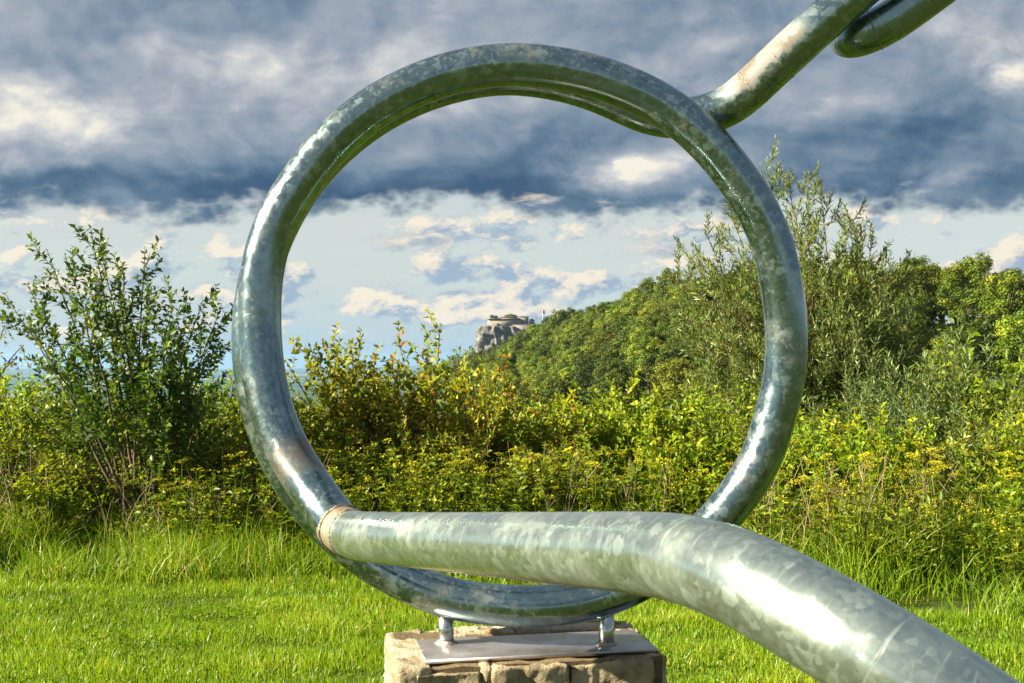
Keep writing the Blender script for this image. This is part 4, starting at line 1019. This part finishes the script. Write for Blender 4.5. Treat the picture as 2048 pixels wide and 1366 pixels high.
def rock(name, c, size, seed, mat=None):
    u = np.linspace(0, math.pi, 14); v = np.linspace(0, 2 * math.pi, 22, endpoint=False)
    U, W = np.meshgrid(u, v, indexing='ij'); P = np.stack([np.sin(U) * np.cos(W), np.sin(U) * np.sin(W), np.cos(U)], -1).reshape(-1, 3)
    k_ = 1 + .22 * fbm3(P, seed, ((3, 1), (7, .6), (15, .3))); V = P * k_[:, None] * np.array(size) / 2
    i = np.arange(13)[:, None] * 22; j = np.arange(22)[None]; j2 = (j + 1) % 22
    o = mesh(name, V, np.stack([i + j, i + 22 + j, i + 22 + j2, i + j2], -1).reshape(-1, 4), mat or plain('pale_rock', (.22, .19, .15), .95, nscale=.9, var=.55, bump=.6)); o.location = c
    return o


# ------------------------------------------------------------------ castle on its crag
def build_castle():
    DC = 1500.0; m = DC / F_PX
    def P(px, py, dy=0.0): return at(px, py, DC + dy)
    r = np.random.default_rng(8)
    lime = plain('crag_limestone', (.17, .158, .14), .95, nscale=.22, var=.75, bump=.8); wallm = plain('castle_masonry', (.20, .172, .135), .9, nscale=.25, var=.3, bump=.4); wall2 = plain('castle_masonry_grey', (.17, .155, .135), .9, nscale=.3, var=.3, bump=.4)
    dark = plain('castle_opening', (.03, .03, .035), .9, bump=0); roofm = plain('castle_roof', (.22, .10, .065), .9, nscale=.5, bump=.2)
    # the castle hill
    n = 60; xs = np.linspace(-420, 420, n); ys = np.linspace(1150, 2300, n); X, Y = np.meshgrid(xs, ys, indexing='ij'); c0 = P(1012, 700, 30)
    rad = np.hypot((X - c0[0] - 25) / 1.15, Y - c0[1] - 40); Z = c0[2] + 4 - np.maximum(rad - 52, 0) * .52 + 3 * np.sin(X * .05) * np.sin(Y * .04); Z = np.maximum(Z, PLAIN_Z - 5)
    V = np.stack([X, Y, Z], -1).reshape(-1, 3); i = np.arange(n - 1)[:, None] * n; j = np.arange(n - 1)[None]
    kind(mesh('castle_hill', V, np.stack([i + j, i + n + j, i + n + j + 1, i + j + 1], -1).reshape(-1, 4), plain('hill_soil', (.03, .05, .015)), smooth=True), 'structure')
    k_ = 9000; a = r.uniform(0, 6.283, k_); q = r.uniform(46, 330, k_); x = c0[0] + 25 + np.cos(a) * q * 1.15; y = c0[1] + 40 + np.sin(a) * q
    z = c0[2] + 4 - np.maximum(q - 52, 0) * .52 + r.uniform(0, 9, k_) * (.6 + .4 * np.sin(x * .3) * np.sin(y * .27)); ok = ~((np.abs(x - c0[0]) < 62) & (y < c0[1] + 45) & (y > c0[1] - 40) & (z > c0[2] - 12)); x, y, z = x[ok], y[ok], z[ok]
    V, F, k2 = leaves(np.stack([x, y, z], 1), r.normal(size=(len(x), 3)), UP + r.normal(0, .6, (len(x), 3)), r.uniform(2.5, 5.5, len(x)), r.uniform(2.5, 4.5, len(x)), .2, .1)
    kind(mesh('castle_hill_wood', V, F, G_HILL, None, np.repeat(r.uniform(0, .7, len(x)), k2)), 'stuff', 'far dark wood on the slopes below the castle crag', 'wood')
    # crag: a ring of upright buttressed rock
    def crag(x0, x1, y0, y1, dy, depth, seed, name):
        A = P(x0, y1, dy); B = P(x1, y0, dy); nx, nz = 120, 26; tt_ = np.linspace(0, 2 * math.pi, 4001); uu = np.sign(np.cos(tt_)) * np.abs(np.cos(tt_)) ** .28 * (B[0] - A[0]) / 2; ww = np.sign(np.sin(tt_)) * np.abs(np.sin(tt_)) ** .28 * depth; cs_ = np.concatenate([[0], np.cumsum(np.hypot(np.diff(uu), np.diff(ww)))]); t = np.interp(np.linspace(0, cs_[-1], nx, endpoint=False), cs_, tt_); cx, cy = (A[0] + B[0]) / 2, A[1] + depth; hx = (B[0] - A[0]) / 2
        V = []
        for k_ in range(nz):
            f = k_ / (nz - 1); zc = A[2] + (B[2] - A[2]) * f
            u = np.sign(np.cos(t)) * np.abs(np.cos(t)) ** .28; w = np.sign(np.sin(t)) * np.abs(np.sin(t)) ** .28
            Q = np.stack([u * hx, w * depth, np.full(nx, zc)], 1)
            nn = fbm3(Q * (1, 1, .5), seed, ((.30, .8), (.75, 1.0), (1.6, .8))); ledge = .5 * np.sin(zc * .35 + 1.5 * np.sin(t * 5)) + .4 * np.sin(zc * 1.1 + t * 7)
            s = 1 + (nn * 2.2 + ledge - 1.5 * f ** 6 * 1.2 + 3.2 * (1 - f) ** 2) / np.maximum(np.hypot(Q[:, 0], Q[:, 1]), 8)
            V.append(np.stack([cx + Q[:, 0] * s, cy + Q[:, 1] * s, Q[:, 2]], 1))
        V.append(np.array([[cx, cy, V[-1][:, 2].mean() + .5]])); V = np.concatenate(V); i = np.arange(nz - 1)[:, None] * nx; j = np.arange(nx)[None]; j2 = (j + 1) % nx
        Q = np.stack([i + j, i + j2, i + nx + j2, i + nx + j], -1).reshape(-1, 4); T = np.stack([(nz - 1) * nx + j[0], (nz - 1) * nx + j2[0], np.full(nx, nz * nx)], 1)
        o = mesh(name, V, [Q, T], lime, None); return o
    tag(crag(957, 1044, 652, 706, -8, 26, 2, 'crag'), 'sheer grey limestone crag carrying the castle walls', 'rock')
    tag(crag(1020, 1075, 668, 704, 4, 22, 6, 'crag'), 'lower shoulder of the limestone crag half hidden by the wood', 'rock')
    C0 = P(1010, 652); E = tag(empty('castle', C0), 'ruined fortress with pale stone walls on the far crag', 'castle')
    def blk(nm, x0, x1, y0, y1, dy, dd, mat, parent=E, batter=.0):
        a = P(x0, y1, dy); b = P(x1, y0, dy); A = Acc(); q = batter
        V = np.array([(a[0], a[1], a[2]), (b[0], a[1], a[2]), (b[0], a[1] + dd, a[2]), (a[0], a[1] + dd, a[2]), (a[0] + q, a[1] + q, b[2]), (b[0] - q, a[1] + q, b[2]), (b[0] - q, a[1] + dd - q, b[2]), (a[0] + q, a[1] + dd - q, b[2])]) - C0
        A.add(V, np.array([(0, 3, 2, 1), (4, 5, 6, 7), (0, 1, 5, 4), (1, 2, 6, 5), (2, 3, 7, 6), (3, 0, 4, 7)])); return A.obj(nm, mat, parent)
    w = blk('bastion_wall', 974, 1042, 638, 655, -3, 30, wallm, E, .8); blk('coping', 973.6, 1002, 636.6, 638, -3.4, 31, wall2, w); blk('coping', 1002.5, 1040, 636.0, 637.9, -3.4, 31, wall2, w); blk('loophole', 994, 995.2, 646, 651, -3.9, 2, dark, w); blk('loophole', 1014, 1014.9, 644, 647, -3.9, 2, dark, w); blk('loophole', 1029, 1029.9, 644, 647, -3.9, 2, dark, w)
    g = blk('gallery', 1000, 1034, 634.2, 636.2, 3, 10, wallm, E); blk('roof', 999.5, 1034.5, 633.6, 634.3, 2.4, 11.5, roofm, g)
    k = blk('keep', 1036, 1058, 633, 668, 6, 26, wall2, E, .6)
    for x in (1040, 1046, 1052): blk('window', x, x + 1.3, 640, 643, 5.0, 2.5, dark, k)
    for x in range(1036, 1058, 3): blk('merlon', x + .4, x + 2.0, 631.8, 633.1, 6.4, 1.5, wall2, k)
    b = blk('lower_wall', 1024, 1068, 650, 676, -5, 26, wall2, E, .8)
    for x in range(1025, 1066, 4): blk('merlon', x, x + 2.2, 648.6, 650.1, -4, 1.5, wallm, b)
    for x in (1034, 1046, 1056): blk('loophole', x, x + 1.0, 657, 661, -5.3, 2, dark, b)
    blk('broken_wall', 1058, 1066, 641, 652, 8, 12, wallm, E, .4); blk('broken_wall', 1063, 1071, 645, 655, 10, 10, wall2, E, .4)
    # trees inside the walls
    K = (crown_kind(9, 5.0, 11, G_HILL, 40, 34, 1.0), [False])
    for px, py, s, lb in ((985, 640, .62, 'lone tree above the left end of the castle wall'), (992, 640, .55, 'small tree beside the lone tree on the castle wall'), (1014, 640, .62, 'outer tree of the clump behind the castle gallery'), (1021, 640, .75, 'tallest tree of the clump behind the castle gallery'), (1029, 640, .66, 'tree of the clump nearest the castle keep'), (1064, 648, .62, 'tree behind the broken castle wall')):
        q = P(px, py, 14); put(*K, q, r.uniform(0, 6), (s * 1.15, s * 1.15, s), lb, 'tree')
    for ch in list(bpy.data.objects): pass
    q = P(1085, 652, 10); F_ = tag(empty('flagpole', q), 'white flagpole with hanging flag beyond the ridge by the castle', 'flagpole')
    t = P(1085, 619, 10) - q; V, Fc, _ = sweep(np.array([(0, 0, -3.0), (0, 0, t[2])]), (.35, .22), 8); mesh('pole', V, Fc, plain('flagpole_paint', (.7, .7, .7), .5), F_, smooth=False)
    s = np.linspace(0, 1, 7); g1 = np.stack([.3 + s * 3.0, .5 * np.sin(s * 6), t[2] - .3 - s * 2.2], 1); g2 = g1 + np.array((-.4, .2, -4.2)); V = np.concatenate([g1, g2, g1 + (0, .15, 0), g2 + (0, .15, 0)]); Q = [(i, i + 1, 8 + i, 7 + i) for i in range(6)] + [(15 + i, 14 + i, 21 + i, 22 + i) for i in range(6)]
    mesh('flag', V, np.array(Q), plain('flag_cloth', (.08, .07, .05), .8, bump=0), F_)


def build_haze():
    A = Acc(); A.box((-20600, -20600, PLAIN_Z - 6), (20600, 20600, 88)); o = A.obj('haze', None); o['kind'] = 'stuff'
    m, t, out = new_mat('valley_haze')
    v = t.node('ShaderNodeVolumePrincipled', {'Color': (.32, .58, .92, 1), 'Density': HAZE, 'Anisotropy': .25}); t.l.new(v.outputs[0], out.inputs['Volume']); o.data.materials.append(m)


HAZE = 4.5e-5
build_left_tree()
build_willow()
build_shrubs()
build_grass()
build_weeds()
build_forest()
build_castle()
build_haze()
